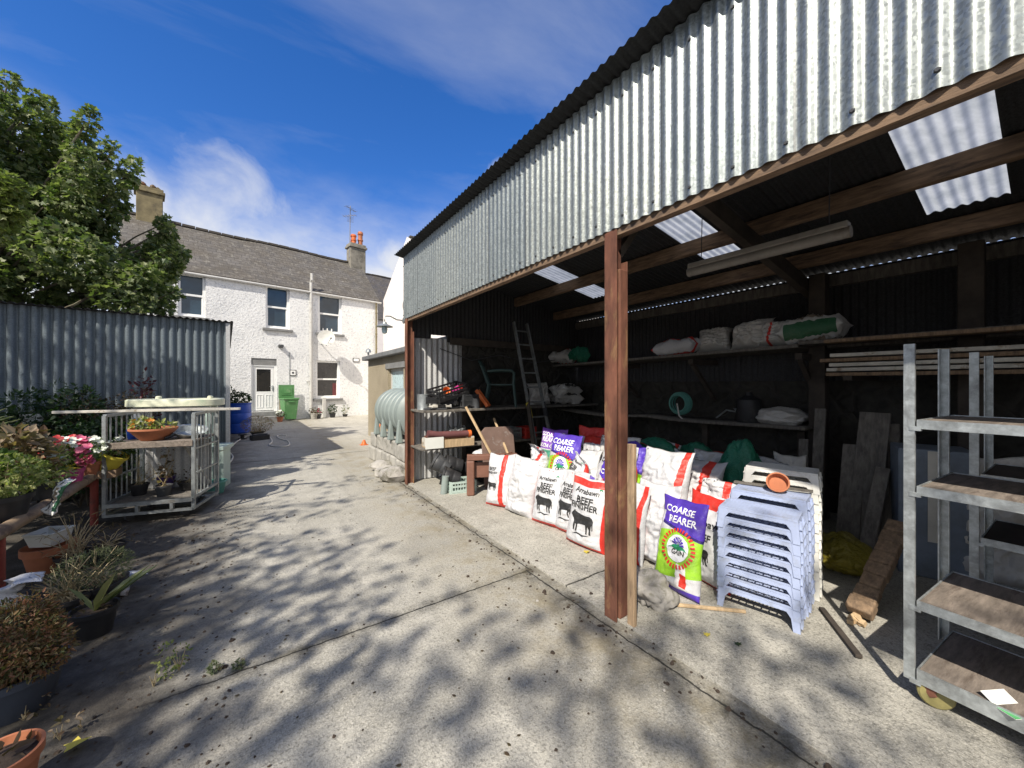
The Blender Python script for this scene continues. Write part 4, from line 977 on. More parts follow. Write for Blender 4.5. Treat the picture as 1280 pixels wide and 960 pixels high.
sack('feed_sack', 'crumpled white sack with red side beside the blue stools', (3.12, 1.42, FL), FR+.35, .34, .68, .18, 10, 's_edge', P_SIDE, -.12, .2, group=G1, wr=1.6)
sack('feed_sack', 'grey shaded sack standing behind the crumpled one by the blue stools', (3.36, 1.55, FL), FR, .42, .52, .2, 40, 's_grey', (), -.1, .2, group=G1, wr=1.6)
# low layer of lying sacks that carries the upper ones
LY = [(3.35, 3.75, 'lowest lying sack under the lilac topped sack'), (3.3, 3.25, 'lowest lying sack behind the cow sacks'), (3.35, 2.72, 'lowest lying sack behind the middle post'), (3.4, 2.2, 'lowest lying sack under the big plain upper sack'), (4.0, 2.35, 'lowest lying sack under the green bag'), (4.0, 3.0, 'lowest lying sack deep in the heap'), (4.05, 3.6, 'lowest lying sack at the back of the heap')]
for i, (x, y, lab) in enumerate(LY):
    sack('feed_sack', lab, (x+.35, y, .12), 0, .56, .74, .2, 50+i, 's_plain', (), group=G2, turn=Euler((R(90), 0, R(90)), 'XYZ'))
def up_(label, x, y, z, w_, h, d, seed, m, pr=(), rz=0, tilt=-.15, flop=0, wr=1.0, slump=0, cat='sack', name='feed_sack'):
    return sack(name, label, (x, y, z), FR+rz, w_, h, d, seed, m, pr, tilt, flop, group=G2, wr=wr, slump=slump, cat=cat)
up_('lilac and purple topped sack at the left of the heap', 3.24, 3.84, .22, .46, .80, .2, 11, 's_lilac', P_LILAC, .1)
up_('upper purple and green coarse rearer sack behind the cow sacks', 3.04, 3.42, .24, .50, .76, .2, 12, 's_coarse', P_COARSE, .05, -.2)
up_('red topped sack standing highest behind the upper coarse rearer one', 3.62, 3.42, .22, .48, .84, .2, 13, 's_arra', P_ARRA, .1, -.06)
up_('white sack with a blue corner right of the upper coarse rearer one', 3.1, 3.06, .22, .36, .66, .18, 14, 's_purpwhite', P_PW, .3, -.2, .3, 1.5)
up_('crumpled purple and green printed sack left of the middle post', 3.08, 2.70, .22, .50, .78, .22, 15, 's_purpwhite', P_PW, -.1, -.2, -.1, 1.8)
up_('grey topped sack behind the crumpled printed one', 3.42, 2.84, .22, .48, .80, .2, 16, 's_grey', (), .2, -.05, .2, 1.5)
up_('big plain white upper sack right of the middle post', 3.10, 2.10, .28, .50, .74, .24, 17, 's_edge', (), .05, -.2, .15)
up_('green edged sack squeezed behind the big plain upper one', 3.18, 2.40, .26, .30, .70, .18, 18, 's_coarse', (), .2, -.15)
up_('white upper sack with a red stripe down its middle', 3.46, 1.97, .20, .44, .72, .24, 19, 's_stripe', (), .0, -.15, .25, 1.6)
up_('white sack with blue patch behind the red striped upper one', 3.82, 2.02, .26, .40, .68, .2, 20, 's_purpwhite', (), .3, -.1, .3, 1.6)
BACK = [(3.7, 2.9, .9, 's_grey', 'white sack top left of the slumped green bag at the back'), (3.85, 2.55, .86, 's_edge', 'white and red sack top just behind the slumped green bag'), (4.35, 2.5, .80, 's_edge', 'red tipped sack top at the back of the heap'), (4.5, 2.15, .82, 's_arra', 'red and white sack top behind the tall green bag'), (4.62, 1.85, .80, 's_plain', 'pointed white sack top above the tall green bag'), (3.75, 3.25, .88, 's_grey', 'grey sack top behind the middle post')]
for i, (x, y, zt, m_, lab) in enumerate(BACK): up_(lab, x, y, .22, .42, zt-.2, .2, 22+i, m_, (), rt.uniform(-.4, .4), -.05, .2, 1.8, .2)
lumpy('green_bag', 'slumped green bag lying across the back of the heap', 'bag', (3.78, 2.62, .58), (.24, .34, .20), 30, 's_green', .3, G2)
lumpy('green_bag', 'green bag between white sack tops at the back', 'bag', (4.2, 2.36, .46), (.22, .24, .24), 31, 's_green', .9, G2)
lumpy('green_bag', 'tall dark green bag behind the blue stools', 'bag', (3.86, 1.72, FL), (.30, .33, .54), 32, 's_green', .5, G2, .45)
up_('small pale paper bag standing by the rear post', 4.75, 1.66, FL, .30, .84, .2, 33, 's_grey', (), .1, -.05, 0, 1.0, 0, 'bag', 'paper_bag')
lumpy('yellow_bag', 'shiny yellow bag slumped behind the white stools', 'bag', (4.15, 1.05, FL), (.26, .24, .16), 34, 's_yellow', .2, None, .3)

MORE = [(2.98, 3.78, .30, .36, .55, 's_stripe', (), 'small crumpled red striped sack squeezed in behind the plain white one'), (3.0, 3.16, .26, .36, .60, 's_beef', P_BEEF, 'half hidden beef finisher sack behind the front cow sacks'), (3.34, 3.16, .34, .4, .66, 's_arra', P_ARRA, 'red topped sack leaning in the middle of the heap'), (3.0, 2.46, .34, .34, .56, 's_beefband', P_BEEF2, 'small red banded sack behind the rusty post'), (3.3, 2.56, .36, .4, .66, 's_coarse', P_COARSE, 'purple topped sack slumped behind the rusty post'),
    (3.62, 2.24, .32, .36, .62, 's_beef', (), 'white sack with red corners behind the big plain upper one'), (3.74, 2.66, .40, .36, .58, 's_arra', (), 'red headed sack at the top centre of the heap'), (4.1, 2.0, .34, .34, .56, 's_lilac', (), 'lilac sack end near the tall green bag'), (3.36, 1.72, .12, .34, .66, 's_stripe', (), 'red striped sack beside the red topped one near the stools'), (4.2, 2.75, .36, .4, .56, 's_stripe', (), 'striped sack deep at the back of the heap'), (4.0, 3.3, .30, .42, .64, 's_grey', (), 'grey sack slumped deep behind the coarse rearer sacks')]
rm = random.Random(44)
for i, (x, y, z, w_, h, m_, pr, lab) in enumerate(MORE):
    sack('feed_sack', lab, (x, y, z), FR+rm.uniform(-.45, .45), w_, h, .19, 110+i, m_, pr, rm.uniform(-.35, .1), rm.choice([-.3, .3, .15]), rm.uniform(-.4, .4), group=G2, wr=1.7, slump=rm.uniform(0, .4))

# ================================================================ stools
def make_stool(mt, label, group):
    W, D, H_ = .455, .235, .15; t = thing('stacking_stool', label, 'stool', (0, 0, 0), 0, group)
    def taper(bm):
        for v in bm.verts:
            k = (H_-v.co.z)/H_; v.co.x *= 1+.055*k; v.co.y *= 1+.10*k
    m = MB()
    m.mm((-W/2, -D/2, H_-.012), (-W/2+.02, D/2, H_)); m.mm((W/2-.02, -D/2, H_-.012), (W/2, D/2, H_)); m.mm((-W/2+.02, -D/2, H_-.012), (W/2-.02, -D/2+.007, H_)); m.mm((-W/2+.02, D/2-.007, H_-.012), (W/2-.02, D/2, H_))
    for i in range(6): y = -D/2+.007+(D-.014)*(i+.5)/6; m.mm((-W/2+.02, y-.003, H_-.034), (W/2-.02, y+.003, H_-.024))
    for i in range(9): x = -W/2+.02+(W-.04)*(i+.5)/9; m.mm((x-.003, -D/2+.006, H_-.036), (x+.003, D/2-.006, H_-.026))
    m.build('seat', mt, t)
    for sy in (-1, 1):
        m = MB(); a = W/2
        m.prism([(-a, 0), (-a+.036, 0), (-a+.042, .078), (-a+.064, .112), (a-.064, .112), (a-.042, .078), (a-.036, 0), (a, 0), (a, H_-.013), (-a, H_-.013)], .005, Matrix.Translation((0, -D/2 if sy < 0 else D/2-.005, 0)))
        for i in range(12): m.mm((-a+.07+i*.0275, sy*(D/2+.0015)-.0015, .116), (-a+.078+i*.0275, sy*(D/2+.0015)+.0015, .121))
        taper(m.bm); m.build('front_panel', mt, t)
    for sx in (-1, 1):
        m = MB(); b_ = D/2-.006
        x0 = W/2-.005 if sx > 0 else -W/2
        mx_ = Matrix.Translation((x0, 0, 0)) @ Matrix(((0, 1, 0, 0), (1, 0, 0, 0), (0, 0, 1, 0), (0, 0, 0, 1)))
        m.prism([(-b_, 0), (-b_+.05, 0), (-b_+.05, .055), (-.035, .055), (-.035, .085), (.035, .085), (.035, .055), (b_-.05, .055), (b_-.05, 0), (b_, 0), (b_, H_-.013), (-b_, H_-.013)], .005, mx_)
        for y in (-.085, -.05, .05, .085): m.mm((sx*(W/2+.006)-.006, y-.004, .02), (sx*(W/2+.006)+.006, y+.004, .13))
        m.mm((sx*(W/2+.008)-.008, -.1, .088), (sx*(W/2+.008)+.008, .1, .096))
        taper(m.bm); m.build('side_panel', mt, t)
    return t
def ordinal(i): return ['bottom', 'second', 'third', 'fourth', 'fifth', 'sixth', 'seventh', 'eighth', 'ninth', 'tenth', 'eleventh', 'twelfth'][i]
def stack(mt, base, rz, n, pitch, desc, group, proto=None):
    rng = random.Random(n+len(desc)); out = proto
    for i in range(n):
        lab = f'{desc}, {ordinal(i)} from the floor' if 0 < i < n-1 else (f'{desc}, resting on the floor' if i == 0 else f'{desc}, topmost of its stack')
        z = FL+i*pitch; r_ = rz+rng.uniform(-.012, .012)
        loc = (base[0]+rng.uniform(-.003, .003), base[1]+rng.uniform(-.003, .003), z)
        if out is None:
            out = make_stool(mt, lab, group); out.location = loc; out.rotation_euler = (0, 0, r_)
        else: dup(out, loc, r_, lab, group)
    return out
sb = atz(903, 757, FL); sf = atz(994, 790, FL); mid = (sb+sf)/2
dv = (sf-sb).normalized(); nv = Vector((-dv.y, dv.x, 0)); 
rzs = math.atan2(dv.y, dv.x)
st = stack(M['stool'], (mid.x+nv.x*.12, mid.y+nv.y*.12), rzs, 9, .0705, 'pale blue stool of the front blue stack', 'pale blue stools in the front stack')
def top_grid(parent, mt):
    W, D, H_ = .455, .235, .15; m = MB()
    for i in range(9): y = -D/2+.007+(D-.014)*(i+.5)/9; m.mm((-W/2+.02, y-.0085, H_-.008), (W/2-.02, y+.0085, H_-.001))
    for i in range(19): x = -W/2+.02+(W-.04)*(i+.5)/19; m.mm((x-.007, -D/2+.007, H_-.0085), (x+.007, D/2-.007, H_-.002))
    m.build('seat_grid', mt, parent)
def last_of(group): return [o for o in col.objects if o.get('group') == group and o.get('category') == 'stool'][-1]
top_grid(last_of('pale blue stools in the front stack'), M['stool'])
stack(M['stool'], (mid.x+nv.x*.385+dv.x*.02, mid.y+nv.y*.385+dv.y*.02), rzs-.02, 10, .0705, 'pale blue stool of the rear blue stack', 'pale blue stools in the rear stack', st)
stack(M['whiteplastic'], (mid.x+nv.x*.665+dv.x*.05, mid.y+nv.y*.665+dv.y*.05), rzs+.03, 12, .0705, 'white stool of the stack behind the blue ones', 'white stools stacked behind the blue ones')
sp2 = (mid.x+nv.x*.45, mid.y+nv.y*.45); zt = FL+9*.0705+.153
top_grid(last_of('pale blue stools in the rear stack'), M['stool']); top_grid(last_of('white stools stacked behind the blue ones'), M['whiteplastic'])
m = MB(); m.lathe([(.05, 0), (.066, .05), (.074, .052), (.074, .068), (.064, .068), (.055, .02), (.03, .018)], (0, 0, 0), 18)
tag(m.build('flower_pot', M['terracotta'], None, smooth='auto', loc=(mid.x+nv.x*.43+dv.x*.06, mid.y+nv.y*.43+dv.y*.06, zt+.045), rot=(R(62), 0, rzs+.1)), 'small terracotta pot tipped on its side on the rear blue stack', 'pot')
m = MB(); m.bar((0, 0, 0), (.50, .03, .012), .05, .012); tag(m.build('wood_strip', M['greywood'], None, loc=(mid.x+nv.x*.47-dv.x*.24, mid.y+nv.y*.47-dv.y*.24, zt+.006), rot=(0, 0, rzs)), 'thin grey wood strip lying on top of the rear blue stack', 'wood strip')

# ================================================================ danish style plant trolleys
def make_trolley(label, loc, rz, shelves, deckmat, group):
    L, D, HT = 1.36, .60, 1.79; t = thing('plant_trolley', label, 'trolley', loc, rz, group)
    # local x runs along the long side, local y is depth
    for x in (.0, L):
        for y in (0, D):
            m = MB(); sx = 1 if x == 0 else -1; sy = 1 if y == 0 else -1
            m.mm((x-.002*sx, y, .10), (x+sx*.004, y+sy*.042, HT)); m.mm((x+sx*.004, y, .10), (x+sx*.038, y+sy*.004, HT)); m.mm((x+sx*.034, y+sy*.004, .10), (x+sx*.038, y+sy*.018, HT))
            m.build('post', M['steel'], t)
    def tray(z, name, th=.045):
        m = MB(); m.mm((.045, .0, z-th), (L-.045, .006, z)); m.mm((.045, D-.006, z-th), (L-.045, D, z)); m.mm((.045, .006, z-th), (.051, D-.006, z)); m.mm((L-.051, .006, z-th), (L-.045, D-.006, z))
        m.mm((.045, .006, z-th), (L-.045, .022, z-th+.004)); m.mm((.045, D-.022, z-th), (L-.045, D-.006, z-th+.004))
        for x in (.02, L-.06): m.mm((x, -.004, z-th-.01), (x+.04, .02, z-th+.012)); m.mm((x, D-.02, z-th-.01), (x+.04, D+.004, z-th+.012))
        s_ = m.build(name, M['steel'], t)
        m = MB(); m.mm((.052, .007, z-.018), (L-.052, D-.007, z-.005)); m.build('deck', deckmat, s_)
        if name == 'shelf':
            m = MB(); m.mm((.62, .10, z-.0049), (.72, .16, z-.0035)); m.build('hand_slot', M['black'], s_)
        return s_
    for z in shelves: tray(z, 'shelf')
    tray(.17, 'base', .07)
    for x in (.07, L-.07):
        for y in (.045, D-.045):
            m = MB(); m.lathe([(.02, -.02), (.058, -.02), (.066, -.012), (.066, .012), (.058, .02), (.02, .02)], (x+.03, y, .066), 20, Matrix.Rotation(R(90), 4, 'X') @ Matrix.Rotation(R(25), 4, 'Y')); wl = m.build('wheel', M['yellowwheel'], t, smooth='auto')
            m = MB(); m.mm((x-.03, y-.035, .0985), (x+.04, y+.035, .1035)); m.mm((x-.03, y-.035, .085), (x+.04, y-.027, .10)); m.mm((x-.03, y+.027, .085), (x+.04, y+.035, .10)); m.bar((x, y-.031, .10), (x+.03, y-.031, .06), .03, .005, (0, 1, 0)); m.bar((x, y+.031, .10), (x+.03, y+.031, .06), .03, .005, (0, 1, 0)); m.build('wheel_fork', M['rust'], wl)
    return t
p1 = atz(1130, 873, 0); tr1 = make_trolley('galvanised plant trolley with worn wooden shelves nearest the camera on the right', (p1.x, p1.y, .012), R(-95), [.51, 1.08, 1.41], M['woodx'], 'plant trolleys')
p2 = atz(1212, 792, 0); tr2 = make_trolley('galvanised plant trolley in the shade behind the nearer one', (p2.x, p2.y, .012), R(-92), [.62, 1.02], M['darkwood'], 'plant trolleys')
c_ = atz(1264, 880, .18)
for (a_, m_, lab) in ((0, 'card', 'folded white and green leaflet lying on the trolley base'),):
    m = MB(); m.prism([(-.03, 0), (.03, 0), (.03, .002), (-.03, .002)], .12); m.prism([(.03, 0), (.085, .03), (.085, .032), (.03, .002)], .12)
    o = m.build('leaflet', M['card'], None, loc=(c_.x+.02, c_.y-.05, .171), rot=(0, 0, R(60))); tag(o, lab, 'leaflet')
    m = MB(); m.mm((-.03, .085, .0022), (.03, .12, .003)); m.build('green_print', M['greencard'], o)
# ================================================================ shelves and what stands on them
def plank(name, label, p0, p1, w_, t_, mt, up=(0, 0, 1), cat='plank', group=None, bev=.004):
    p0, p1 = Vector(p0), Vector(p1); m = MB(); c = p0
    m.bar((0, 0, 0), p1-p0, w_, t_, up); o = m.build(name, mt, None, bevel=bev, loc=p0); tag(o, label, cat, group); return o
ez = 1.20; ez2 = .62
es = thing('end_shelf', 'dark two tier shelf across the end wall of the shed', 'shelf', (2.08, 5.35, 0))
m = MB(); m.mm((0, 0, ez-.035), (3.75, .58, ez)); m.build('shelf_board', M['greywood'], es, bevel=.005)
m = MB(); m.mm((0, .05, ez2-.03), (2.2, .58, ez2)); m.build('shelf_board', M['greywood'], es, bevel=.005)
for x in (.95, 2.6):
    m = MB(); m.mm((x-.03, .52, 0), (x+.03, .575, ez-.036)); m.build('bracket', M['darkwood'], es)
us = thing('upper_shelf', 'long high timber shelf along the back wall of the shed', 'shelf', (5.15, 0, 1.98))
m = MB(); m.bar((.18, 5.98, 0), (.18, 1.7, .06), .36, .04); m.bar((.55, 5.98, .0), (.55, 1.7, .06), .34, .04); m.build('shelf_board', M['greywood'], us, bevel=.005)
m = MB(); m.bar((.18, 1.69, .09), (.12, -2.4, .08), .36, .04); m.bar((.55, 1.7, .06), (.55, -2.4, .07), .34, .04); m.build('shelf_board', M['greywood'], us, bevel=.005)
for y in (4.4, 3.0, 1.7, -.6):
    m = MB(); m.bar((.02, y, -.06), (.74, y, -.06), .07, .07); m.bar((.08, y, -.1), (.70, y, -.62), .05, .05); m.build('bracket', M['darkwood'], us)
ms = thing('middle_shelf', 'sagging grey middle shelf along the back wall of the shed', 'shelf', (5.2, 0, 1.10))
m = MB(); m.grid(lambda u, v: Vector((.0+v*.6, 5.9-u*4.25, -.05*math.sin(PI*(u*2 % 1))*(.6+.4*math.sin(u*5)))), 30, 2, False)
ex = bmesh.ops.extrude_face_region(m.bm, geom=m.bm.faces[:]); 
for v in ex['geom']:
    if isinstance(v, bmesh.types.BMVert): v.co.z -= .035
m.build('shelf_board', M['greywood'], ms)
for y in (4.4, 3.0, 1.8):
    m = MB(); m.mm((.35, y-.04, -1.09), (.42, y+.04, -.09)); m.build('bracket', M['darkwood'], ms)
# timber pile lying at the right of the high shelf
rw = random.Random(9)
TL = ['long grey board at the front edge of the timber pile under the high shelf', 'long grey board second from front of the timber pile', 'pale board lowest in the timber pile under the high shelf', 'pale board lying second lowest in the timber pile', 'pale board in the middle of the timber pile', 'brown board lying on top of the timber pile at the high shelf']
for i, lab in enumerate(TL):
    a = Vector((4.98-.012*i, 1.38+rw.uniform(-.05, .05), 1.70+i*.048 + (.10 if i == 5 else 0))); b_ = Vector((5.0, -2.2, a.z-.01))
    plank('board', lab, a, b_, .15, .034, M['whitewood'] if 0 < i < 5 and i != 3 else M['wood'], group='boards in the timber pile')
br = thing('timber_bracket', 'dark timber bearers carrying the board pile below the high shelf', 'bracket', (5.0, 0, 1.66))
for y in (1.2, -.6):
    m = MB(); m.bar((-.1, y, -.0), (.88, y, -.0), .07, .045); m.build('bearer', M['darkwood'], br)
# sacks on the shelves
def lying(label, x, y, z, w_, h, d, seed, mname, pr=(), rz=0, wr=1.9, pitchx=86, group=G3):
    return sack('old_sack', label, (x, y, z+d*.42), 0, w_, h, d, seed, mname, pr, group=group, wr=wr, ts=.86, turn=Euler((R(-pitchx), 0, rz), 'XYZ'))
SH = 2.03
lying('white and green sack at the far left of the high shelf', 5.45, 5.55, SH-.01, .42, .62, .26, 60, 's_greystripe', (), R(20))
lying('green bag beside the far left sack on the high shelf', 5.3, 5.15, SH, .3, .36, .26, 61, 's_green', (), R(70), 2)
lying('rolled red and white sack lying along the high shelf', 5.32, 3.62, SH+.01, .34, .72, .22, 62, 's_stripe', P_RSIDE, R(175), 1.6)
sack('old_sack', 'greyish white sack leaning on the high shelf right of the rolled one', (5.42, 2.80, SH+.03), FR+.3, .44, .46, .30, 63, 's_grey', (), -.5, .3, group=G3, wr=1.8)
sack('old_sack', 'plump white sack with a twisted neck on the high shelf', (5.36, 2.32, SH+.03), FR-.1, .46, .50, .32, 64, 's_grey', (), -.45, .3, group=G3, wr=1.8)
sack('old_sack', 'round sack with a red stripe on the high shelf', (5.34, 2.02, SH+.045), FR, .30, .36, .26, 65, 's_greystripe', (), -.25, .4, group=G3, wr=1.6)
lying('black printed white sack lying at the right of the high shelf', 5.35, 1.92, SH+.06, .36, .62, .28, 66, 's_print', (), R(180), 1.4)
sack('old_sack', 'pale sack slumped on the end shelf behind the ladder', (4.55, 5.66, ez), FR+1.2, .42, .50, .24, 67, 's_grey', (), -.2, .4, group=G3, wr=1.8)
lying('black printed sack on top of the end shelf sacks', 5.42, 5.62, ez+.16, .42, .62, .24, 68, 's_print', (), R(100), 1.8)
lying('pale sack lying lowest on the end shelf by the corner', 5.5, 5.62, ez, .44, .66, .24, 69, 's_grey', (), R(85), 1.8)
# things on the end shelf
def crate(name, label, loc, rot, d, mt, slats=5, cat='crate', wall=.012, parent=None):
    m = MB(); X, Y, Z = d
    m.mm((-X/2, -Y/2, 0), (X/2, Y/2, .012))
    for sx in (-1, 1):
        for sy in (-1, 1): m.mm((sx*X/2-sx*.03, sy*Y/2-sy*.03, .012), (sx*X/2, sy*Y/2, Z))
    for z in (Z*.02+.012, Z*.5, Z-.03):
        for sy in (-1, 1): m.mm((-X/2+.03, sy*Y/2-sy*wall, z), (X/2-.03, sy*Y/2, z+.028))
        for sx in (-1, 1): m.mm((sx*X/2-sx*wall, -Y/2+.03, z), (sx*X/2, Y/2-.03, z+.028))
    for i in range(1, slats*2):
        x = -X/2+X*i/(slats*2)
        for sy in (-1, 1): m.mm((x-.006, sy*Y/2-sy*wall*.9, .03), (x+.006, sy*Y/2-sy*.002, Z-.03))
    for i in range(1, slats):
        y = -Y/2+Y*i/slats
        for sx in (-1, 1): m.mm((sx*X/2-sx*wall*.9, y-.006, .03), (sx*X/2-sx*.002, y+.006, Z-.03))
    o = m.build(name, mt, None, loc=loc, rot=rot); return tag(o, label, cat)
crate('plastic_crate', 'black mesh crate tipped up on the end shelf', (2.62, 5.62, ez+.20), (R(8), R(-14), R(8)), (.58, .36, .17), M['black'])
crate('plastic_crate', 'dark grey box holding up the tipped crate', (2.92, 5.62, ez), (0, 0, R(12)), (.34, .32, .23), M['dgrey'], 8, 'box')
rs2 = random.Random(3)
jl = [('orange', 'orange plastic funnel lying in the tipped black crate'), ('magenta', 'pink plastic scoop lying in the tipped black crate'), ('red', 'red plastic cup lying in the tipped black crate')]
for i, (mt_, lab) in enumerate(jl):
    m = MB(); m.lathe([(.02, 0), (.03, .02), (.06, .11), (.065, .12), (.055, .115), (.02, .03)], (0, 0, 0), 14)
    tag(m.build('plastic_funnel' if i == 0 else ('plastic_scoop' if i == 1 else 'plastic_cup'), M[mt_], None, smooth='auto', loc=(2.52+i*.14, 5.6, ez+.26+i*.03), rot=(R(70), i*.6, i)), lab, ['funnel', 'scoop', 'cup'][i])
for i in range(4):
    m = MB(); m.mm((-.17+.02*i, -.12, 0), (.17-.02*i, .12, .03)); m.mm((-.1, -.1, .03), (.1, .08, .042)); m.lathe([(.03, 0), (.03, .02)], (.1, -.05, .03), 10)
    tag(m.build('flat_box', [M['dgrey'], M['paper'], M['dullsteel'], M['black']][i], None, bevel=.006, loc=(2.32+.07*i-(.1 if i > 1 else 0), 5.52, ez+.036*(i % 2)+.001), rot=(0, 0, rs2.uniform(-.3, .3))),
        ['dark grey flat case at the left end of the end shelf', 'pale flat box on the left end shelf', 'metal flat box low on the end shelf', 'black flat case low on the end shelf'][i], 'box')
def chan(name, label, loc, rot, mt, cat):
    m = MB(); m.prism([(-.05, 0), (.05, 0), (.05, .06), (.035, .06), (.035, .012), (-.035, .012), (-.035, .06), (-.05, .06)], .34); return tag(m.build(name, mt, None, bevel=.004, loc=loc, rot=rot), label, cat)
chan('plastic_channel', 'orange plastic channel leaning against the grey box on the end shelf', (3.22, 5.42, ez+.01), (R(52), 0, R(35)), M['orange'], 'channel')
m = MB(); m.lathe([(.08, 0), (.11, .16), (.12, .16), (.12, .18), (.1, .18), (.075, .02)], (0, 0, 0), 16); tag(m.build('flower_pot', M['terracotta'], None, smooth='auto', loc=(3.22, 5.72, ez)), 'terracotta pot behind the orange channel on the end shelf', 'pot')
# plastic armchair on the end shelf
ch = thing('garden_chair', 'dark green plastic armchair standing on the end shelf', 'chair', (3.62, 5.62, ez), R(55))
def chair_parts(t, mt):
    m = MB(); m.grid(lambda u, v: Vector((-.22+u*.44, -.21+v*.42, .40-.02*math.sin(PI*u)*math.sin(PI*v))), 8, 8, False); ex = bmesh.ops.extrude_face_region(m.bm, geom=m.bm.faces[:])
    for v in ex['geom']:
        if isinstance(v, bmesh.types.BMVert): v.co.z -= .02
    m.build('seat', mt, t, smooth='auto')
    m = MB(); fnb = lambda u, v: Vector((-.20+u*.40*(1+.1*v), .20+v*.14+.05*(1-(2*u-1)**2), .40+v*.42-(.07*(2*u-1)**4*v)))
    for i in range(7): m.bar(fnb((i+.5)/7, 0.02), fnb((i+.5)/7, .9), .045, .012, (0, 1, 0))
    m.tube([fnb(k/8, .95) for k in range(9)], .022, 8); m.tube([fnb(0, .0), fnb(0, .95)], .022, 8); m.tube([fnb(1, .0), fnb(1, .95)], .022, 8); m.build('backrest', mt, t)
    for sx in (-1, 1):
        m = MB(); m.tube([(sx*.25, .22, .62), (sx*.27, 0, .64), (sx*.26, -.2, .63), (sx*.25, -.24, .58)], .022, 8); m.build('armrest', mt, t)
        m = MB(); m.tube([(sx*.25, -.24, .6), (sx*.245, -.23, .4), (sx*.27, -.27, 0)], [.024, .026, .02], 8); m.build('leg', mt, t)
        m = MB(); m.tube([(sx*.23, .20, .4), (sx*.25, .27, 0)], [.026, .02], 8); m.build('leg', mt, t)
M['chairgreen'] = mat('faded green chair plastic', (.03, .062, .058), .6, 0, .2)
chair_parts(ch, M['chairgreen'])
# lower shelf
m = MB(); rc = random.Random(8)
for k in range(16):
    a = rc.uniform(0, PI); r = rc.uniform(.11, .16); ax = Vector((rc.uniform(-.3, .3), rc.uniform(-.3, .3), 1)).normalized(); u = ax.orthogonal().normalized(); v = ax.cross(u)
    m.tube([Vector((0, 0, .09+rc.uniform(-.05, .06)))+u*r*math.cos(t*2*PI/16)*1.2+v*r*math.sin(t*2*PI/16) for t in range(17)], .005, 4)
tag(m.build('wire_coil', M['dullsteel'], None, loc=(2.75, 5.62, ez2+.11)), 'tangled coil of wire on the lower end shelf', 'wire coil')
m = MB(); m.tube([(-.36, 0, .03), (-.2, .0, .0), (.2, .01, -.01), (.3, .01, -.01)], .055, 14); pp = m.build('drain_pipe', mat('maroon pipe', (.13, .05, .05), .55), None, smooth='auto', loc=(2.55, 5.43, ez2+.19), rot=(0, 0, R(-6))); tag(pp, 'maroon pipe with orange end lying on the wooden tray', 'pipe')
m = MB(); m.tube([(.3, .01, -.01), (.35, .01, -.01)], .058, 14); m.build('pipe_collar', M['orange'], pp, smooth='auto')
wt = thing('wooden_tray', 'shallow pale wooden tray on the lower end shelf', 'tray', (2.55, 5.50, ez2), R(-4))
m = MB(); m.mm((-.38, -.14, 0), (.38, .14, .015)); m.mm((-.38, -.155, 0), (.38, -.141, .12)); m.mm((-.38, .141, 0), (.38, .155, .12)); m.build('tray_body', M['palewood'], wt)
for x in (-.36, .37):
    m = MB(); m.mm((x-.02, -.14, .016), (x+.02, .14, .14)); m.build('end_board', M['whitewood'], wt)
m = MB(); m.mm((-.42, -.175, .002), (-.14, -.156, .17)); m.build('front_board', M['card'], wt)
crate('wire_basket', 'grey wire basket on the lower end shelf', (3.75, 5.62, ez2+.0), (0, 0, 0), (.42, .34, .20), M['dullsteel'], 6, 'basket')
m = MB(); m.lathe([(.08, 0), (.085, .02), (.03, .15), (.02, .16)], (0, 0, 0), 14); tag(m.build('orange_cone', M['orange'], None, smooth='auto', loc=(3.66, 5.52, ez2+.015), rot=(0, 0, 0)), 'small orange cone in the wire basket', 'cone')
crate('plastic_crate', 'red crate at the right of the lower end shelf', (4.12, 5.55, ez2), (0, 0, .1), (.26, .3, .20), M['red'])
es2 = plank('shelf_extension', 'pale edged lower board under the wire basket and red crate', (3.3, 5.62, ez2-.02), (4.4, 5.62, ez2-.02), .5, .03, M['greywood'], cat='shelf board')
# under the shelf
bk = [(2.42, 5.12, .16, (R(-72), 0, R(62)), 'ribbed black pot lying at the front of the pot heap'), (2.55, 5.30, .30, (R(-78), 0, R(70)), 'black pot lying on top of the pot heap'), (2.82, 5.22, .24, (R(75), 0, R(20)), 'black pot showing its open mouth in the pot heap'), (2.36, 5.32, .32, (R(-60), 0, R(55)), 'grey pot at the top left of the pot heap'), (2.66, 5.42, .14, (R(-85), 0, R(100)), 'black pot lowest in the pot heap')]
for i, (x, y, z, r_, lab) in enumerate(bk):
    m = MB(); m.lathe([(.10, 0), (.105, .02), (.115, .10), (.112, .11), (.12, .12), (.13, .22), (.127, .23), (.14, .24), (.14, .27), (.13, .27), (.11, .05), (.02, .03)], (0, 0, -.13), 20)
    tag(m.build('plant_pot', M['dgrey'] if i == 3 else M['black'], None, smooth='auto', loc=(x, y, z+.05), rot=r_), lab, 'pot', 'pots heaped under the end shelf')
crate('plastic_crate', 'teal green crate on the floor under the end shelf', (2.55, 5.06, FL), (0, 0, R(-12)), (.40, .30, .17), M['aqua'])
m = MB(); m.tube([(0, 0, 0), (0.01, 0, .26)], .05, 14); tag(m.build('pipe_offcut', M['tank'], None, smooth='auto', loc=(2.27, 5.05, FL), rot=(R(4), R(3), 0)), 'short pale grey pipe standing by the teal crate', 'pipe')
lumpy('cloth_bundle', 'crumpled white cloth under the lower end shelf', 'cloth', (3.04, 5.28, .395), (.16, .13, .08), 71, 's_plain')
crate('plastic_crate', 'dark crate carrying the crumpled white cloth', (3.05, 5.32, FL), (0, 0, .1), (.36, .34, .38), M['black'])
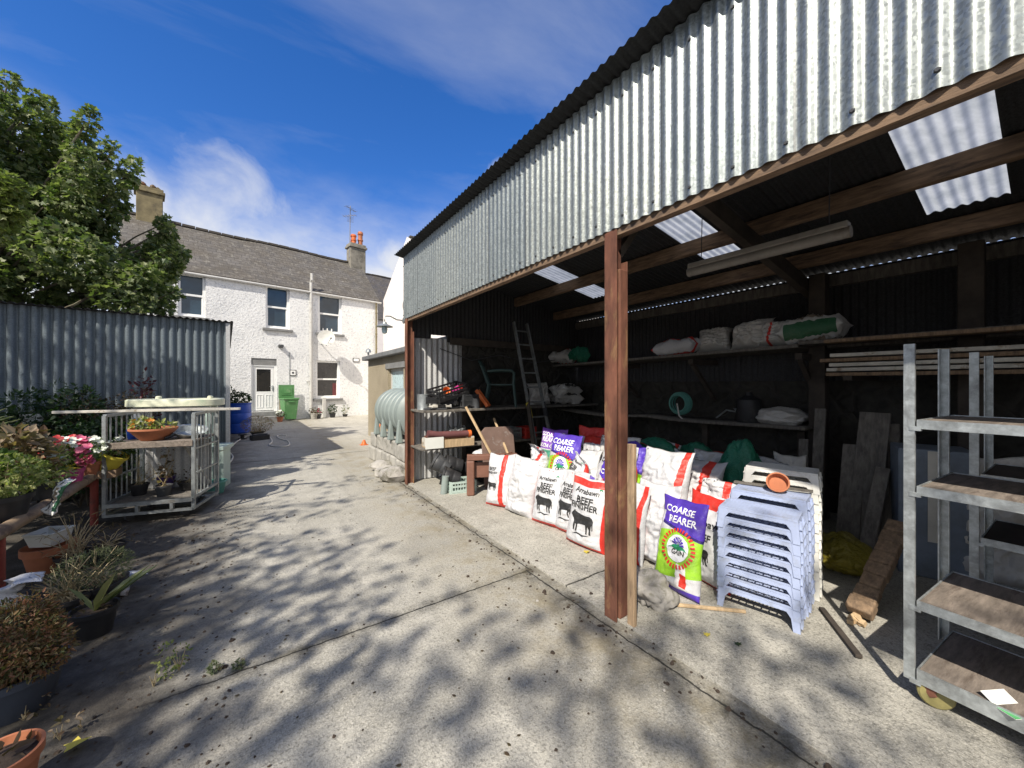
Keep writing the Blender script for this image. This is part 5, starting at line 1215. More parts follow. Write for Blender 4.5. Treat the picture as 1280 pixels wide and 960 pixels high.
# brown table top and its upturned frame
bt = thing('drop_leaf_board', 'brown table top with cut corners leaning under the end shelf', 'board', (3.16, 4.88, FL), 0, None, Euler((R(-14), 0, R(-14)), 'XYZ'))
m = MB(); m.prism([(-.27, 0), (.27, 0), (.27, .86), (.20, .93), (-.20, .93), (-.27, .86)], .03); m.build('top_board', M['brown'], bt, bevel=.006)
m = MB(); m.mm((-.02, -.004, .48), (.10, -.0005, .50)); m.build('hand_slot', M['black'], bt)
tf = thing('upturned_table', 'brown table frame standing upside on the floor with dangling cable', 'table', (2.83, 4.62, FL), R(-26))
for x in (-.31, .31):
    m = MB(); m.mm((x-.055, -.05, 0), (x+.055, .05, .50)); m.build('leg', M['brownframe'], tf, bevel=.02)
m = MB(); m.mm((-.36, -.05, .502), (.36, .05, .58)); m.mm((-.25, .03, .24), (.25, .045, .46)); m.build('top_rail', M['brownframe'], tf, bevel=.02)
m = MB(); m.mm((-.05, -.02, .02), (.25, .02, .13)); m.build('lower_rail', M['brownframe'], tf, bevel=.01)
m = MB(); m.tube([(.1, -.06, .59), (.05, -.08, .45), (.2, -.07, .3), (.08, -.07, .12), (.12, -.07, .08), (.22, -.07, .35), (.16, -.06, .58), (.28, -.0, .60), (.36, .05, .5), (.38, .08, .3)], .008, 6); tag(m.build('cable', M['rust'], None, loc=(2.83, 4.62, FL), rot=(0, 0, R(-26))), 'dark cable draped over the brown table frame', 'cable')
plank('broom_handle', 'pale wooden handle leaning against the brown table top', (2.98, 4.62, .30), (2.75, 5.28, 1.24), .03, .03, M['palewood'], cat='handle')
plank('broom_handle', 'pale stick leaning right of the brown table top', (3.20, 4.36, FL), (3.34, 5.40, 1.02), .03, .03, M['palewood'], cat='stick')
plank('leaning_plank', 'dark plank with pale foot leaning left of the ladder', (3.45, 4.30, .02), (4.0, 5.36, 1.45), .09, .03, M['darkwood'], (1, 0, 0))
# ladder
ld = thing('ladder', 'tall narrow aluminium ladder leaning on the end wall', 'ladder', (4.12, 4.85, FL), 0, None, Euler((R(-17), 0, R(2)), 'XYZ'))
for x in (-.17, .17):
    m = MB(); m.bar((x*1.1, 0, 0), (x*.9, 0, 2.85), .028, .06, (0, 1, 0)); m.build('rail', M['dullsteel'], ld)
    m = MB(); m.mm((x*1.05-.02, -.035, 1.05), (x*1.05+.02, .035, 1.32)); m.build('tape_band', M['yellow'] if x < 0 else M['dgrey'], ld)
for k in range(10):
    m = MB(); m.tube([(-.16, 0, .25+k*.27), (.16, 0, .25+k*.27)], .014, 8); m.build('rung', M['dullsteel'], ld)
# middle shelf
p = atx(851, 505, 5.45); hr = thing('hose_reel', 'coil of green hose on the middle shelf', 'hose', (5.42, p.y, 1.10))
m = MB(); rc = random.Random(1)
for k in range(9):
    r = .13+.012*(k % 4); m.tube([Vector((-.06+.016*k, r*math.cos(t*PI/12), .2+r*math.sin(t*PI/12))) for t in range(25)], .012, 6)
m.build('hose', M['teal'], hr)
m = MB(); m.tube([(-.07, .0, .2), (-.1, -.05, .02), (-.12, -.15, -.05)], .012, 6); m.build('hose_end', M['cable'], hr)
m = MB(); m.lathe([(.14, 0), (.15, .02), (.15, .3), (.13, .31), (.05, .36), (.04, .40)], (0, 0, 0), 16); tag(m.build('drum', M['black'], None, smooth='auto', loc=(5.45, 2.35, 1.09)), 'dark drum on the middle shelf near the rear post', 'drum')
m = MB(); m.tube([(0, 0, 0), (-.02, -.15, .12), (0, -.3, .10)], .012, 6); m.lathe([(.02, 0), (.06, .05), (.07, .06), (.0, .065)], (0, -.3, .09), 10); tag(m.build('watering_rose', M['dullsteel'], None, loc=(5.4, 2.75, 1.12)), 'small metal watering can rose on the middle shelf', 'spout')
lumpy('tarpaulin', 'grey tarpaulin bundle slumped on the middle shelf', 'tarpaulin', (5.5, 2.0, 1.075), (.22, .30, .12), 77, 's_grey')
# leaning timber at the right of the shed
TB = [((1018, 590), (1026, 511), 4.9, .10, 'thin grey post leaning left of the rear post'), ((1003, 590), (1005, 549), 4.9, .09, 'short grey post end beside the rear post'), ((1058, 690), (1068, 556), 4.55, .17, 'wide dark plank leaning right of the rear post'), ((1076, 690), (1094, 516), 4.6, .22, 'tallest wide plank leaning behind the white stools'), ((1078, 690), (1104, 585), 4.35, .10, 'narrow plank leaning across the wide ones'), ((1112, 690), (1112, 530), 4.7, .14, 'dark plank leaning behind the trolley post')]
for (a, b_, X, w_, lab) in TB:
    p0 = atx(a[0], 600, X); p0.z = FL; p1 = atx(b_[0], b_[1], X+.35)
    plank('leaning_plank', lab, p0, p1, w_, .035, M['greywood'], (1, 0, 0), group='planks leaning at the back of the shed')
pb = atz(1073, 770, .05); pt = atx(1125, 655, 4.05)
rb = thing('rotten_beam', 'rotten brown timber with crumbling end lying towards the trolley', 'beam', (pb.x, pb.y, 0)); rel = pt-Vector((pb.x, pb.y, 0)); rr_ = random.Random(6)
m = MB(); n = 8
for i in range(n):
    t0, t1 = i/n, (i+1)/n; m.bar(Vector((0, 0, .07)).lerp(rel, t0), Vector((0, 0, .07)).lerp(rel, t1), .13+rr_.uniform(-.015, .015), .07+rr_.uniform(-.015, .015))
m.build('beam', M['wood'], rb, bevel=.012)
m = MB()
for k in range(5): m.bar((rr_.uniform(-.05, .05), rr_.uniform(-.06, .06), .05), (-.07+rr_.uniform(-.04, .03), rr_.uniform(-.07, .07), .03), .03, .03)
m.build('split_end', M['palewood'], rb)
pa = atz(1027, 762, .02); pe = atz(1074, 823, .02); plank('iron_bar', 'thin dark bar lying on the floor beside the stools', (pa.x, pa.y, .03), (pe.x, pe.y, .03), .035, .02, M['darkwood'], cat='bar')
pa = atz(846, 757, .02); pe = atz(932, 765, .02); plank('bamboo_stick', 'pale stick lying on the floor in front of the stools', (pa.x, pa.y, .026), (pe.x, pe.y, .024), .022, .02, M['palewood'], cat='stick')
# plank and stone at the foot of the middle post
pf = atz(790, 783, .0); o = plank('leaning_plank', 'pale split plank leaning against the rusty middle post', (pf.x, pf.y, 0), (2.08, 1.615, 1.20), .055, .03, M['splitwood'], (1, 0, 0))
ps = atz(820, 762, 0); m = MB(); bmesh.ops.create_icosphere(m.bm, subdivisions=4, radius=.15)
for v in m.bm.verts:
    v.co *= 1+.45*noise.noise(v.co*9+Vector((3, 1, 0)))+.22*noise.noise(v.co*24)+.10*noise.noise(v.co*60); v.co.z = max(-.005, v.co.z*.72+.07)
tag(m.build('stone_lump', M['rock'], None, smooth=True, loc=(ps.x+.06, ps.y+.08, .01)), 'rough grey stone at the foot of the middle post', 'stone')
# boxes in the dark behind the trolleys
bx = thing('cardboard_box', 'blue grey box standing among timber behind the trolleys', 'box', (4.75, .62, FL), .3)
m = MB(); m.mm((-.2, -.22, 0), (.2, .22, 1.05)); m.build('box_body', mat('grey blue box', (.16, .19, .23), .7), bx, bevel=.01)
m = MB(); m.mm((-.205, -.05, .3), (-.2005, .05, 1.04)); m.build('tape', M['paper'], bx)
sack('paper_bag', 'brown paper sack beside the blue grey box', (4.7, .28, FL), FR+.1, .4, 1.05, .25, 79, 's_grey', (), -.1, .1, group=None, wr=1.5, cat='bag')
tb = thing('workbench', 'dark low bench in the shadow behind the trolleys', 'bench', (5.35, -.5, FL))
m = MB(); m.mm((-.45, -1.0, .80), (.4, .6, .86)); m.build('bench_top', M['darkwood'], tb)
for x in (-.4, .34):
    for y in (-.9, .5): m = MB(); m.mm((x-.04, y-.04, 0), (x+.04, y+.04, .80)); m.build('leg', M['darkwood'], tb)

# more clutter at the dark far end of the shelves
CL = [(3.02, 5.44, ez, 'M', 'small dark tin beside the grey box on the end shelf'), (2.18, 5.62, ez, 'L', 'tall dark tin at the left end of the end shelf'), (2.98, 5.66, ez+.23, 'S', 'small dark tin on top of the grey box'), (3.4, 5.7, ez2, 'L', 'dark tin behind the wire basket on the lower shelf'), (2.28, 5.66, ez2, 'M', 'dark tin at the left end of the lower shelf')]
for i, (x, y, z, k, lab) in enumerate(CL):
    h_ = {'L': .24, 'M': .16, 'S': .10}[k]; r_ = h_*.38
    m = MB(); m.lathe([(r_, 0), (r_*1.03, .004), (r_, .01), (r_, h_-.012), (r_*1.04, h_-.008), (r_*1.04, h_), (r_*.9, h_-.004), (.01, h_-.006)], (0, 0, 0), 18); tag(m.build('paint_tin', [M['dgrey'], M['dullsteel'], M['black'], M['dgrey'], M['rust']][i], None, smooth='auto', loc=(x, y, z)), lab, 'tin')
m = MB(); rc = random.Random(18)
m.tube([(2.2+.1*k, 5.42+rc.uniform(-.04, .04), ez+.015+rc.uniform(0, .05)*(k % 2)) for k in range(9)], .012, 6); tag(m.build('black_hose', M['black'], None, smooth='auto'), 'black hose trailing along the front of the end shelf', 'hose')
crate('plastic_crate', 'black mesh tray under the tipped crate on the end shelf', (2.45, 5.66, ez+.085), (0, R(3), R(-6)), (.5, .34, .10), M['black'])
m = MB(); m.tube([(2.6, 5.94, 2.2), (3.2, 5.93, 2.02), (3.8, 5.94, 2.14), (4.6, 5.93, 2.02), (5.6, 5.93, 2.16)], .008, 5); tag(m.build('wall_cable', M['dgrey'], None), 'thin dark cable sagging along the stone end wall', 'cable')
# ================================================================ roll cage and what it carries
q0 = atz(138, 652, 0); q1 = atz(241, 647, 0)
ca = R(-15); cw = .82; cd = .74; q0 = q1-Vector((math.cos(ca)*cw, math.sin(ca)*cw, 0))
cgm = Matrix.Translation((q0.x, q0.y, 0)) @ Matrix.Rotation(ca, 4, 'Z')
def C3(x, y, z): return cgm @ Vector((x, y, z))
cg = thing('roll_cage', 'grey steel roll cage trolley with a wooden shelf by the plants', 'roll cage', (q0.x, q0.y, 0), ca)
CH = 1.24
def cage_side(x, name):
    m = MB(); r = .014
    m.bar((x, .02, .12), (x, .02, CH), .034, .034); m.bar((x, cd-.02, .12), (x, cd-.02, CH), .034, .034); m.bar((x, .02, CH), (x, cd-.02, CH), .034, .034); m.bar((x, .02, .24), (x, cd-.02, .24), .03, .03)
    for z in (.52, .82): m.bar((x, .02, z), (x, cd-.02, z), .02, .02)
    for k in range(1, 7): y = .02+(cd-.04)*k/7; m.tube([(x, y, .24), (x, y, CH)], .008, 6)
    return m.build(name, M['dullsteel'], cg)
cage_side(.0, 'side_frame'); cage_side(cw, 'side_frame')
m = MB(); m.mm((.02, .02, .20), (cw-.02, cd-.02, .225)); m.build('deck', M['greywood'], cg)
m = MB()
for y in (.0, cd-.03): m.bar((0, y, .22), (cw, y, .22), .04, .04); m.bar((0, y, .11), (cw, y, .11), .03, .03); 
for x in (.3, .62): m.bar((x, 0, .12), (x, 0, .21), .04, .03)
m.bar((0, 0, .11), (0, cd, .11), .03, .03); m.bar((cw, 0, .11), (cw, cd, .11), .03, .03); m.build('base_frame', M['dullsteel'], cg)
m = MB(); m.mm((.0, .02, .90), (cw, .45, .925)); m.mm((.02, .46, .895), (cw-.02, cd-.05, .92)); m.mm((0, -.01, .86), (cw, .019, .93)); m.build('shelf', M['woodx'], cg, bevel=.004)
for x in (.17, .70):
    for y in (.12, cd-.15):
        m = MB(); m.lathe([(.02, -.016), (.048, -.016), (.052, 0), (.048, .016), (.02, .016)], (x, y, .053), 16, Matrix.Rotation(R(90), 4, 'Y') @ Matrix.Rotation(.5, 4, 'X')); m.mm((x-.02, y-.02, .06), (x-.017, y+.02, .11)); m.mm((x+.017, y-.02, .06), (x+.02, y+.02, .11)); m.build('castor', M['dgrey'], cg)
m = MB(); m.corr((.05, cd-.06, .24), (1, 0, 0), (0, 0, 1), (0, -1, 0), .71, .62, .10, .012, 8, 2); tag(m.build('iron_sheet', M['galvpale'], None, loc=(q0.x, q0.y, 0), rot=(0, 0, ca)), 'pale corrugated sheet standing inside the back of the roll cage', 'iron sheet')
plank('steel_strut', 'thin pale strut leaning diagonally inside the roll cage', C3(.78, cd-.12, .27), C3(.42, cd-.10, .88), .018, .018, M['whitewood'], cat='strut')
pl0 = atd(84, 522, 4.75); plank('long_lath', 'long pale wooden lath lying across the top of the roll cage', C3(-.60, .30, CH+.035), C3(1.20, .34, CH+.035), .05, .03, M['whitewood'], cat='lath')
plank('long_lath', 'grey wooden lath beside the longer one on top of the cage', C3(-.05, .62, CH+.035), C3(.95, .56, CH+.035), .045, .03, M['greywood'], cat='lath')
def potprof(r, h, lip=.02): return [(r*.72, 0), (r*.75, .01), (r*.97, h*.82), (r*1.06, h*.83), (r*1.07, h), (r*.97, h), (r*.9, h*.8), (.01, h*.82)]
def pot(parent, r, h, mt, loc=(0, 0, 0), seg=22):
    m = MB(); m.lathe([(r*.72, 0), (r*.75, .01), (r*.97, h*.82), (r*1.06, h*.83), (r*1.07, h), (r*.97, h), (r*.92, h*.86)], loc, seg); o = m.build('pot', mt, parent, smooth='auto')
    m = MB(); m.lathe([(.005, h*.86), (r*.5, h*.9), (r*.93, h*.86)], loc, seg); m.build('soil', M['soil'], o); return o
def plant(name, label, cat, loc, r, h, potm, blobs_, leafm, size, shape, seed, flowers=(), stems=0, group=None, rot=None, up=.4, droop=0.0, stemm='straw'):
    t = thing(name, label, cat, loc, 0, group, rot); rng = random.Random(seed)
    if r: pot(t, r, h, potm)
    vs, fs = foliage([(Vector(b_[0]), b_[1], b_[2]) for b_ in blobs_], size, shape, rng, up=up, droop=droop); raw('foliage', vs, fs, leafm, t)
    if stems:
        m = MB()
        for k in range(stems):
            b_ = rng.choice(blobs_); c = Vector(b_[0]); rr = b_[1] if isinstance(b_[1], (int, float)) else max(b_[1])
            tip = c+rv(rng)*rr*1.05; m.tube([(rng.uniform(-1, 1)*r*.5, rng.uniform(-1, 1)*r*.5, h*.85), (tip*.5+Vector((0, 0, h*.6)))+rv(rng)*.02, tip], [.004, .003, .002], 4)
        m.build('stems', M[stemm], t)
    for fm, fb, fsz, fn in flowers:
        vs, fs = [], []
        for k in range(fn):
            b_ = rng.choice(fb); c = Vector(b_[0])+rv(rng)*b_[1]; ax = (Vector((0, -.4, .8))+rv(rng)*.7).normalized(); u = ax.orthogonal().normalized(); v_ = ax.cross(u)
            for j in range(6):
                a = j*PI/3+rng.random(); leaf_add(vs, fs, c, u*math.cos(a)+v_*math.sin(a)+ax*.35, ax, fsz, PETAL, .1)
        raw('blossom', vs, fs, M[fm], t)
    return t
# terracotta bowl and dish on the cage shelf
pb_ = C3(.36, .20, .927)
t = thing('bowl_planter', 'wide terracotta bowl of orange flowers on the roll cage shelf', 'planter', pb_)
m = MB(); m.lathe([(.10, 0), (.12, .005), (.21, .11), (.225, .125), (.225, .145), (.205, .145), (.2, .12), (.02, .12)], (0, 0, 0), 28); m.build('bowl', M['terracotta'], t, smooth='auto')
m = MB(); m.lathe([(.005, .13), (.19, .125)], (0, 0, 0), 20); m.build('soil', M['soil'], t)
rg2 = random.Random(5); vs, fs = foliage([(Vector((-.1, 0, .19)), (.11, .12, .07), 120), (Vector((.08, 0, .16)), (.12, .12, .05), 90)], .05, OVAL, rg2); raw('foliage', vs, fs, M['lvar'], t)
vs, fs = foliage([(Vector((-.04, -.05, .22)), .03, 14), (Vector((-.16, -.03, .20)), .03, 10)], .04, PETAL, rg2); raw('blossom', vs, fs, M['forange'], t)
pd = C3(.66, .34, .927); m = MB(); m.lathe([(.08, 0), (.13, .03), (.17, .10), (.18, .105), (.165, .10), (.12, .035), (.01, .02)], (0, 0, 0), 24); tag(m.build('metal_dish', M['steel'], None, smooth='auto', loc=pd, rot=(R(18), R(4), 0)), 'dull metal dish beside the terracotta bowl on the cage shelf', 'dish')
m = MB(); m.tube([(0, 0, .02), (.1, .06, .05), (.22, .02, .02), (.3, .1, .04)], .014, 6); tag(m.build('hose_piece', M['black'], None, loc=C3(.5, .12, .93)), 'short black hose lying beside the metal dish', 'hose')
m = MB(); m.lathe([(.04, 0), (.05, .12), (.055, .12), (.045, .02)], (0, 0, 0), 12); tag(m.build('plastic_cup', M['blue'], None, smooth='auto', loc=C3(.08, .36, .928)), 'small blue cup at the left of the cage shelf', 'cup')
# pots on the cage deck
plant('potted_plant', 'purple pot with tall dry stem on the cage deck', 'potted plant', C3(.30, .62, .226), .09, .17, M['purple'], [((0, 0, .26), .08, 30), ((.02, 0, .5), (.05, .05, .2), 16)], M['lbrown'], .05, OVAL, 31, stems=6)
plant('potted_plant', 'small grey pot with a yellow leaved twig at the front of the cage deck', 'potted plant', C3(.42, .28, .226), .085, .13, M['dgrey'], [((0, 0, .2), .07, 14), ((.03, 0, .42), (.05, .05, .2), 26)], M['lbronze'], .055, OVAL, 32, stems=5)
plant('potted_plant', 'black pot of trailing twigs at the right of the cage deck', 'potted plant', C3(.58, .50, .226), .10, .11, M['black'], [((0, 0, .18), (.16, .1, .1), 40)], M['lbrown'], .04, OVAL, 33, stems=8)
plant('potted_plant', 'black pot of straggly stems at the left of the cage deck', 'potted plant', C3(.12, .42, .226), .09, .14, M['black'], [((0, 0, .3), (.1, .1, .2), 60)], M['lgrey'], .04, BLADE, 34, stems=12)
# oval table with pale green trough behind the cage
tc_ = atd(222, 500, 5.55); tz = 1.375
base = thing('water_trough', 'pale aqua plastic tub stood on end behind the roll cage', 'tub', (tc_.x+.18, tc_.y+.10, 0), ca)
m = MB(); m.mm((-.42, -.2, 0), (.40, .2, .66)); m.mm((-.46, -.22, .60), (.44, .22, .655)); 
for k in range(5): m.mm((-.4+k*.2, -.212, .05), (-.36+k*.2, -.2005, .58))
m.build('tub_body', M['aqua'], base, bevel=.015)
tb = thing('oval_table', 'cream oval plastic garden table standing on the aqua tub', 'table', (tc_.x, tc_.y, .662), ca+.06)
def oval(u, a=.56, b_=.30): return (a*math.copysign(abs(math.cos(u))**.75, math.cos(u)), b_*math.copysign(abs(math.sin(u))**.75, math.sin(u)))
m = MB(); n = 40; rr0 = [oval(2*PI*k/n) for k in range(n)]
def ringv(sc, z): return m.verts([(x*sc, y*sc, z) for x, y in rr0])
rings = [ringv(.95, tz-.662-.10), ringv(1.0, tz-.662-.09), ringv(1.0, tz-.662-.005), ringv(.97, tz-.662+.008), ringv(.5, tz-.662+.012)]
for a_, b2 in zip(rings, rings[1:]):
    for k in range(n): m._f([a_[k], a_[(k+1) % n], b2[(k+1) % n], b2[k]])
m._f(rings[-1]); m._f(rings[0][::-1]); m.build('tabletop', M['cream'], tb, smooth='auto')
for x, y in ((-.38, -.16), (.40, -.16), (-.38, .14), (.40, .14)):
    m = MB(); m.bar((x, y, 0), (x*1.02, y*1.02, tz-.662-.098), .055, .055, (0, 0, 1), .07, .07); m.build('leg', M['aqua'] if x > 0 else M['white'], tb, bevel=.01)
for x in (-.18, .42):
    m = MB(); m.lathe([(.035, 0), (.035, .03), (.02, .04)], (x, -.1, tz-.662+.012), 12); m.build('knob', M['cream'], tb)
pg = atz(262, 618, 0); m = MB(); m.lathe([(.10, 0), (.13, .16), (.145, .16), (.145, .18), (.125, .18), (.1, .02)], (0, 0, 0), 20); tag(m.build('tub_planter', M['teal'], None, smooth='auto', loc=(pg.x+.06, pg.y+.05, 0)), 'teal tub on the ground at the side of the roll cage', 'tub')
m = MB(); m.mm((-.1, -.06, 0), (.1, .06, .03)); tag(m.build('white_brick', M['block'], None, bevel=.008, loc=(pg.x+.0, pg.y-.14, 0), rot=(0, 0, .4)), 'pale half brick by the teal tub', 'brick')

# ================================================================ planted side: bench, pots, shrubs
M['palewood2'] = mat('barked pole', (.27, .19, .12), .85, 0, .35, 5, (.12, .08, .055), 5, (.5, .62), .4, 30)
pbn = thing('potting_bench', 'rough timber potting bench on red pipe legs holding flower pots', 'bench', (-1.86, 5.0, 0))
m = MB(); m.mm((-.50, -2.1, .50), (-.02, 1.5, .53)); m.mm((.0, -2.1, .49), (.30, 1.5, .52)); m.build('bench_top', M['greywood'], pbn)
m = MB(); m.tube([(.40, -2.2, .56), (.38, 0, .55), (.36, 1.55, .56)], .048, 12); m.build('front_rail', M['palewood2'], pbn, smooth='auto')
m = MB(); m.bar((.30, -2.1, .555), (.30, 1.5, .555), .03, .07); m.build('edge_strip', M['greywood'], pbn)
for y in (-.75, 1.2, -2.0):
    m = MB(); m.tube([(.37, y, 0), (.37, y, .52)], .035, 12); m.tube([(.37, y, .47), (-.45, y, .47)], .028, 10); m.tube([(-.45, y, 0), (-.45, y, .49)], .03, 10); m.build('leg', M['redpaint'], pbn, smooth='auto')
GP = 'potted plants on the bench'
def bp(px, py, z=.535): return atz(px, py, z)
def onb(px, Y, z=.535):
    d = ray(px, 500); k = Y/d.y; return Vector((d.x*k, Y, z))
plant('potted_plant', 'magenta pot of pink flowers on the bench', 'potted plant', onb(88, 5.75), .10, .20, M['magenta'], [((0, 0, .30), (.16, .16, .10), 260)], M['lmid'], .05, OVAL, 41, [('fpink', [((.08, -.02, .36), .07), ((.12, -.06, .28), .05)], .04, 40), ('fyellow', [((.04, -.1, .24), .06)], .03, 5)], 8, GP)
plant('potted_plant', 'dark pot of red and white flowers on the bench', 'potted plant', onb(62, 5.75), .11, .20, M['black'], [((0, 0, .32), (.2, .16, .13), 300)], M['lmid'], .05, OVAL, 42, [('fred', [((-.02, -.12, .40), .07), ((.04, -.06, .46), .08), ((-.1, -.1, .36), .05)], .045, 40), ('fwhite', [((.12, .0, .42), .10)], .03, 20)], 8, GP)
plant('potted_plant', 'pot of white flowers at the far end of the bench', 'potted plant', onb(112, 6.15), .10, .20, M['terracotta'], [((0, 0, .32), (.18, .16, .12), 260)], M['lmid'], .05, OVAL, 43, [('fwhite', [((.04, -.05, .38), .12)], .032, 44), ('fred', [((-.12, 0, .44), .06)], .04, 16), ('fpink', [((-.05, -.1, .42), .07)], .04, 16)], 8, GP)
plant('potted_plant', 'yellow pot with white flowers at the end of the bench', 'potted plant', onb(131, 6.22, .62), .12, .20, M['yellow'], [((0, 0, .26), (.12, .12, .08), 90)], M['lmid'], .045, OVAL, 44, [('fwhite', [((-.02, 0, .3), .1)], .03, 14)], 5, GP, rot=Euler((R(8), R(28), 0), 'XYZ'))
m = MB(); m.mm((-.12, -.12, 0), (.12, .12, .085)); yb = onb(131, 6.22, .533); tag(m.build('wood_block', M['wood'], None, bevel=.006, loc=(yb.x, yb.y, .533)), 'wood block under the yellow pot at the bench end', 'wood block')
plant('potted_plant', 'pot of bronze leaved begonia in the middle of the bench', 'potted plant', onb(22, 5.1), .13, .20, M['black'], [((0, 0, .40), (.22, .2, .22), 380), ((.0, 0, .56), (.16, .14, .12), 120)], M['lbronze'], .085, OVAL, 45, (), 10, GP)
plant('potted_plant', 'pot of feathery green plant between bronze leaves and red flowers', 'potted plant', onb(46, 5.45), .11, .20, M['dgrey'], [((0, 0, .36), (.18, .16, .2), 420)], M['lgrey'], .06, BLADE, 46, [('fwhite', [((.05, -.1, .26), .06)], .03, 10)], 10, GP)
plant('potted_plant', 'large black pot of yellow variegated leaves at the near end of the bench', 'potted plant', onb(2, 4.55), .15, .22, M['black'], [((0, 0, .36), (.22, .22, .16), 1100)], M['lvar'], .04, OVAL, 47, (), 10, GP)
plant('potted_plant', 'grey pot of pale green trailing plant on the bench front', 'potted plant', onb(58, 5.1), .11, .20, M['dgrey'], [((0, 0, .24), (.16, .16, .08), 200), ((.06, 0, .36), (.04, .04, .14), 40)], M['lvar'], .045, OVAL, 48, [('fwhite', [((.05, 0, .4), .05)], .025, 16)], 6, GP)
plant('potted_plant', 'pot of tall grassy plant at the back of the bench', 'potted plant', onb(-30, 5.6), .13, .22, M['terracotta'], [((0, 0, .5), (.24, .2, .3), 260)], M['lgrey'], .12, BLADE, 49, (), 12, GP)
plant('potted_plant', 'pot of bushy green leaves outside the left end of the bench', 'potted plant', onb(-60, 4.6), .14, .22, M['black'], [((0, 0, .42), (.26, .24, .22), 260)], M['lmid'], .08, OVAL, 50, (), 8, GP)
# clear bag with red print by the variegated pot
ps_ = onb(26, 4.55); sack('plastic_bag', 'clear bag with red print hanging off the bench front', (ps_.x+.14, ps_.y, .56), FR+.5, .16, .30, .05, 91, 's_print', (), -.35, .1, group=None, cat='bag')
# under and in front of the bench
def gp(px, py): p = atz(px, py, 0); return Vector((p.x, p.y, 0))
p = gp(62, 712); m = MB(); m.lathe([(.11, 0), (.12, .01), (.15, .16), (.165, .16), (.165, .22), (.15, .22), (.11, .03)], (0, 0, 0), 24); tag(m.build('plant_pot', M['terracotta'], None, smooth='auto', loc=p), 'red brown pot under the bench carrying the white tray', 'pot')
m = MB(); m.lathe([(.11, 0), (.14, .10), (.15, .105), (.15, .12), (.135, .12), (.11, .02), (.01, .015)], (0, 0, 0), 4); tag(m.build('trough', M['card'], None, bevel=.008, loc=p+Vector((0, 0, .222)), rot=(0, 0, R(20))), 'pale square trough stacked on the red brown pot', 'trough')
plant('dry_plant', 'dead straw coloured stems in a pot under the bench rail', 'potted plant', gp(92, 712), .11, .14, M['black'], [((0, 0, .30), (.2, .2, .18), 90)], M['lbronze'], .06, BLADE, 51, (), 46)
plant('dry_plant', 'broken straw plant with pale stems behind the heather pot', 'potted plant', gp(84, 775), .11, .16, M['black'], [((0, 0, .26), (.18, .16, .12), 60)], M['lbronze'], .06, BLADE, 52, (), 60)
plant('heather_plant', 'large blue grey pot of rusty heather nearest the camera', 'potted plant', gp(20, 886), .165, .20, mat('blue grey pot', (.05, .06, .08), .6), [((-.03, 0, .34), (.19, .19, .17), 3800), ((.07, -.06, .28), (.14, .14, .12), 1500), ((.0, .05, .45), (.11, .11, .08), 500)], M['lheather'], .026, BLADE3, 53, (), 30, stemm='bark')
plant('heather_plant', 'green grey spreading heather in a low pot further back', 'potted plant', gp(118, 755), .17, .16, M['black'], [((0, 0, .26), (.20, .20, .12), 1500)], M['lgrey'], .035, BLADE, 54, (), 24)
t = plant('strap_plant', 'black pot of broad strap leaves at the edge of the yard', 'potted plant', gp(118, 792), .11, .17, M['black'], [((0, 0, .18), (.08, .08, .03), 20)], M['lbrown'], .04, OVAL, 55)
vs, fs = [], []; rg3 = random.Random(8)
for dx, dy, L_ in ((.7, .1, .34), (.9, .3, .36), (.5, -.4, .24), (-.4, .1, .22), (.25, -.2, .3), (.75, .6, .28)):
    leaf_add(vs, fs, Vector((0, 0, .14)), Vector((dx, dy, .8)), Vector((-dx, -dy, 1)), L_, BLADE[:1]+[(.1, .3), (.09, .7), (0, 1), (-.09, .7), (-.1, .3)], .3)
raw('strap_leaf', vs, fs, M['lstrap'], t)
plant('potted_plant', 'black pot of drooping grass by the back castor of the cage', 'potted plant', gp(135, 700), .12, .14, M['black'], [((0, 0, .2), (.15, .15, .1), 120)], M['lbrown'], .06, BLADE, 56, (), 20)
sack('plastic_bag', 'crumpled white plastic bag by the strap leaved pot', gp(152, 742)+Vector((0, 0, .0)), FR+.6, .16, .17, .1, 92, 's_plain', (), -.2, .4, group=None, cat='bag', wr=2.5)
sack('plastic_bag', 'white plastic bag tucked behind the heather pot', gp(0, 812)+Vector((0, .1, .22)), FR+.2, .16, .2, .1, 93, 's_plain', (), -.2, .4, group=None, cat='bag', wr=2.5)
m = MB(); m.lathe([(.15, 0), (.17, .22), (.02, .22)], (0, 0, 0), 14); pz = gp(0, 812); tag(m.build('plant_pot', M['black'], None, smooth='auto', loc=(pz.x, pz.y+.1, 0)), 'upturned black pot under the white plastic bag', 'pot')
pt_ = atz(-2, 948, .20); tp = thing('terracotta_pot', 'empty terracotta pot cut off at the near left corner', 'pot', (pt_.x, pt_.y, 0)); pot(tp, .105, .21, M['terracotta'], seg=32)
rgp = random.Random(3); vs, fs = foliage([((0, 0, .19), (.07, .07, .02), 30)], .05, OVAL, rgp); raw('dead_leaves', vs, fs, M['lbrown'], tp)
pw = gp(43, 515); 
plant('potted_plant', 'white bucket among the dark shrubs before the iron shed', 'bucket', atd(42, 520, 5.0)*1.0 - Vector((0, 0, .19)), .11, .22, M['white'], [((0, 0, .24), .08, 20)], M['ldark'], .05, OVAL, 57)
sb_ = atd(42, 520, 5.0); m = MB()
tbk = thing('plant_stand', 'dark wooden stand carrying the white bucket among shrubs', 'stand', (sb_.x, sb_.y, 0)); zt_ = sb_.z-.19
m.mm((-.45, -.2, zt_-.04), (.3, .2, zt_-.002)); m.build('stand_top', M['darkwood'], tbk)
for x in (-.4, .25): m = MB(); m.mm((x-.03, -.15, 0), (x+.03, .15, zt_-.041)); m.build('leg', M['darkwood'], tbk)
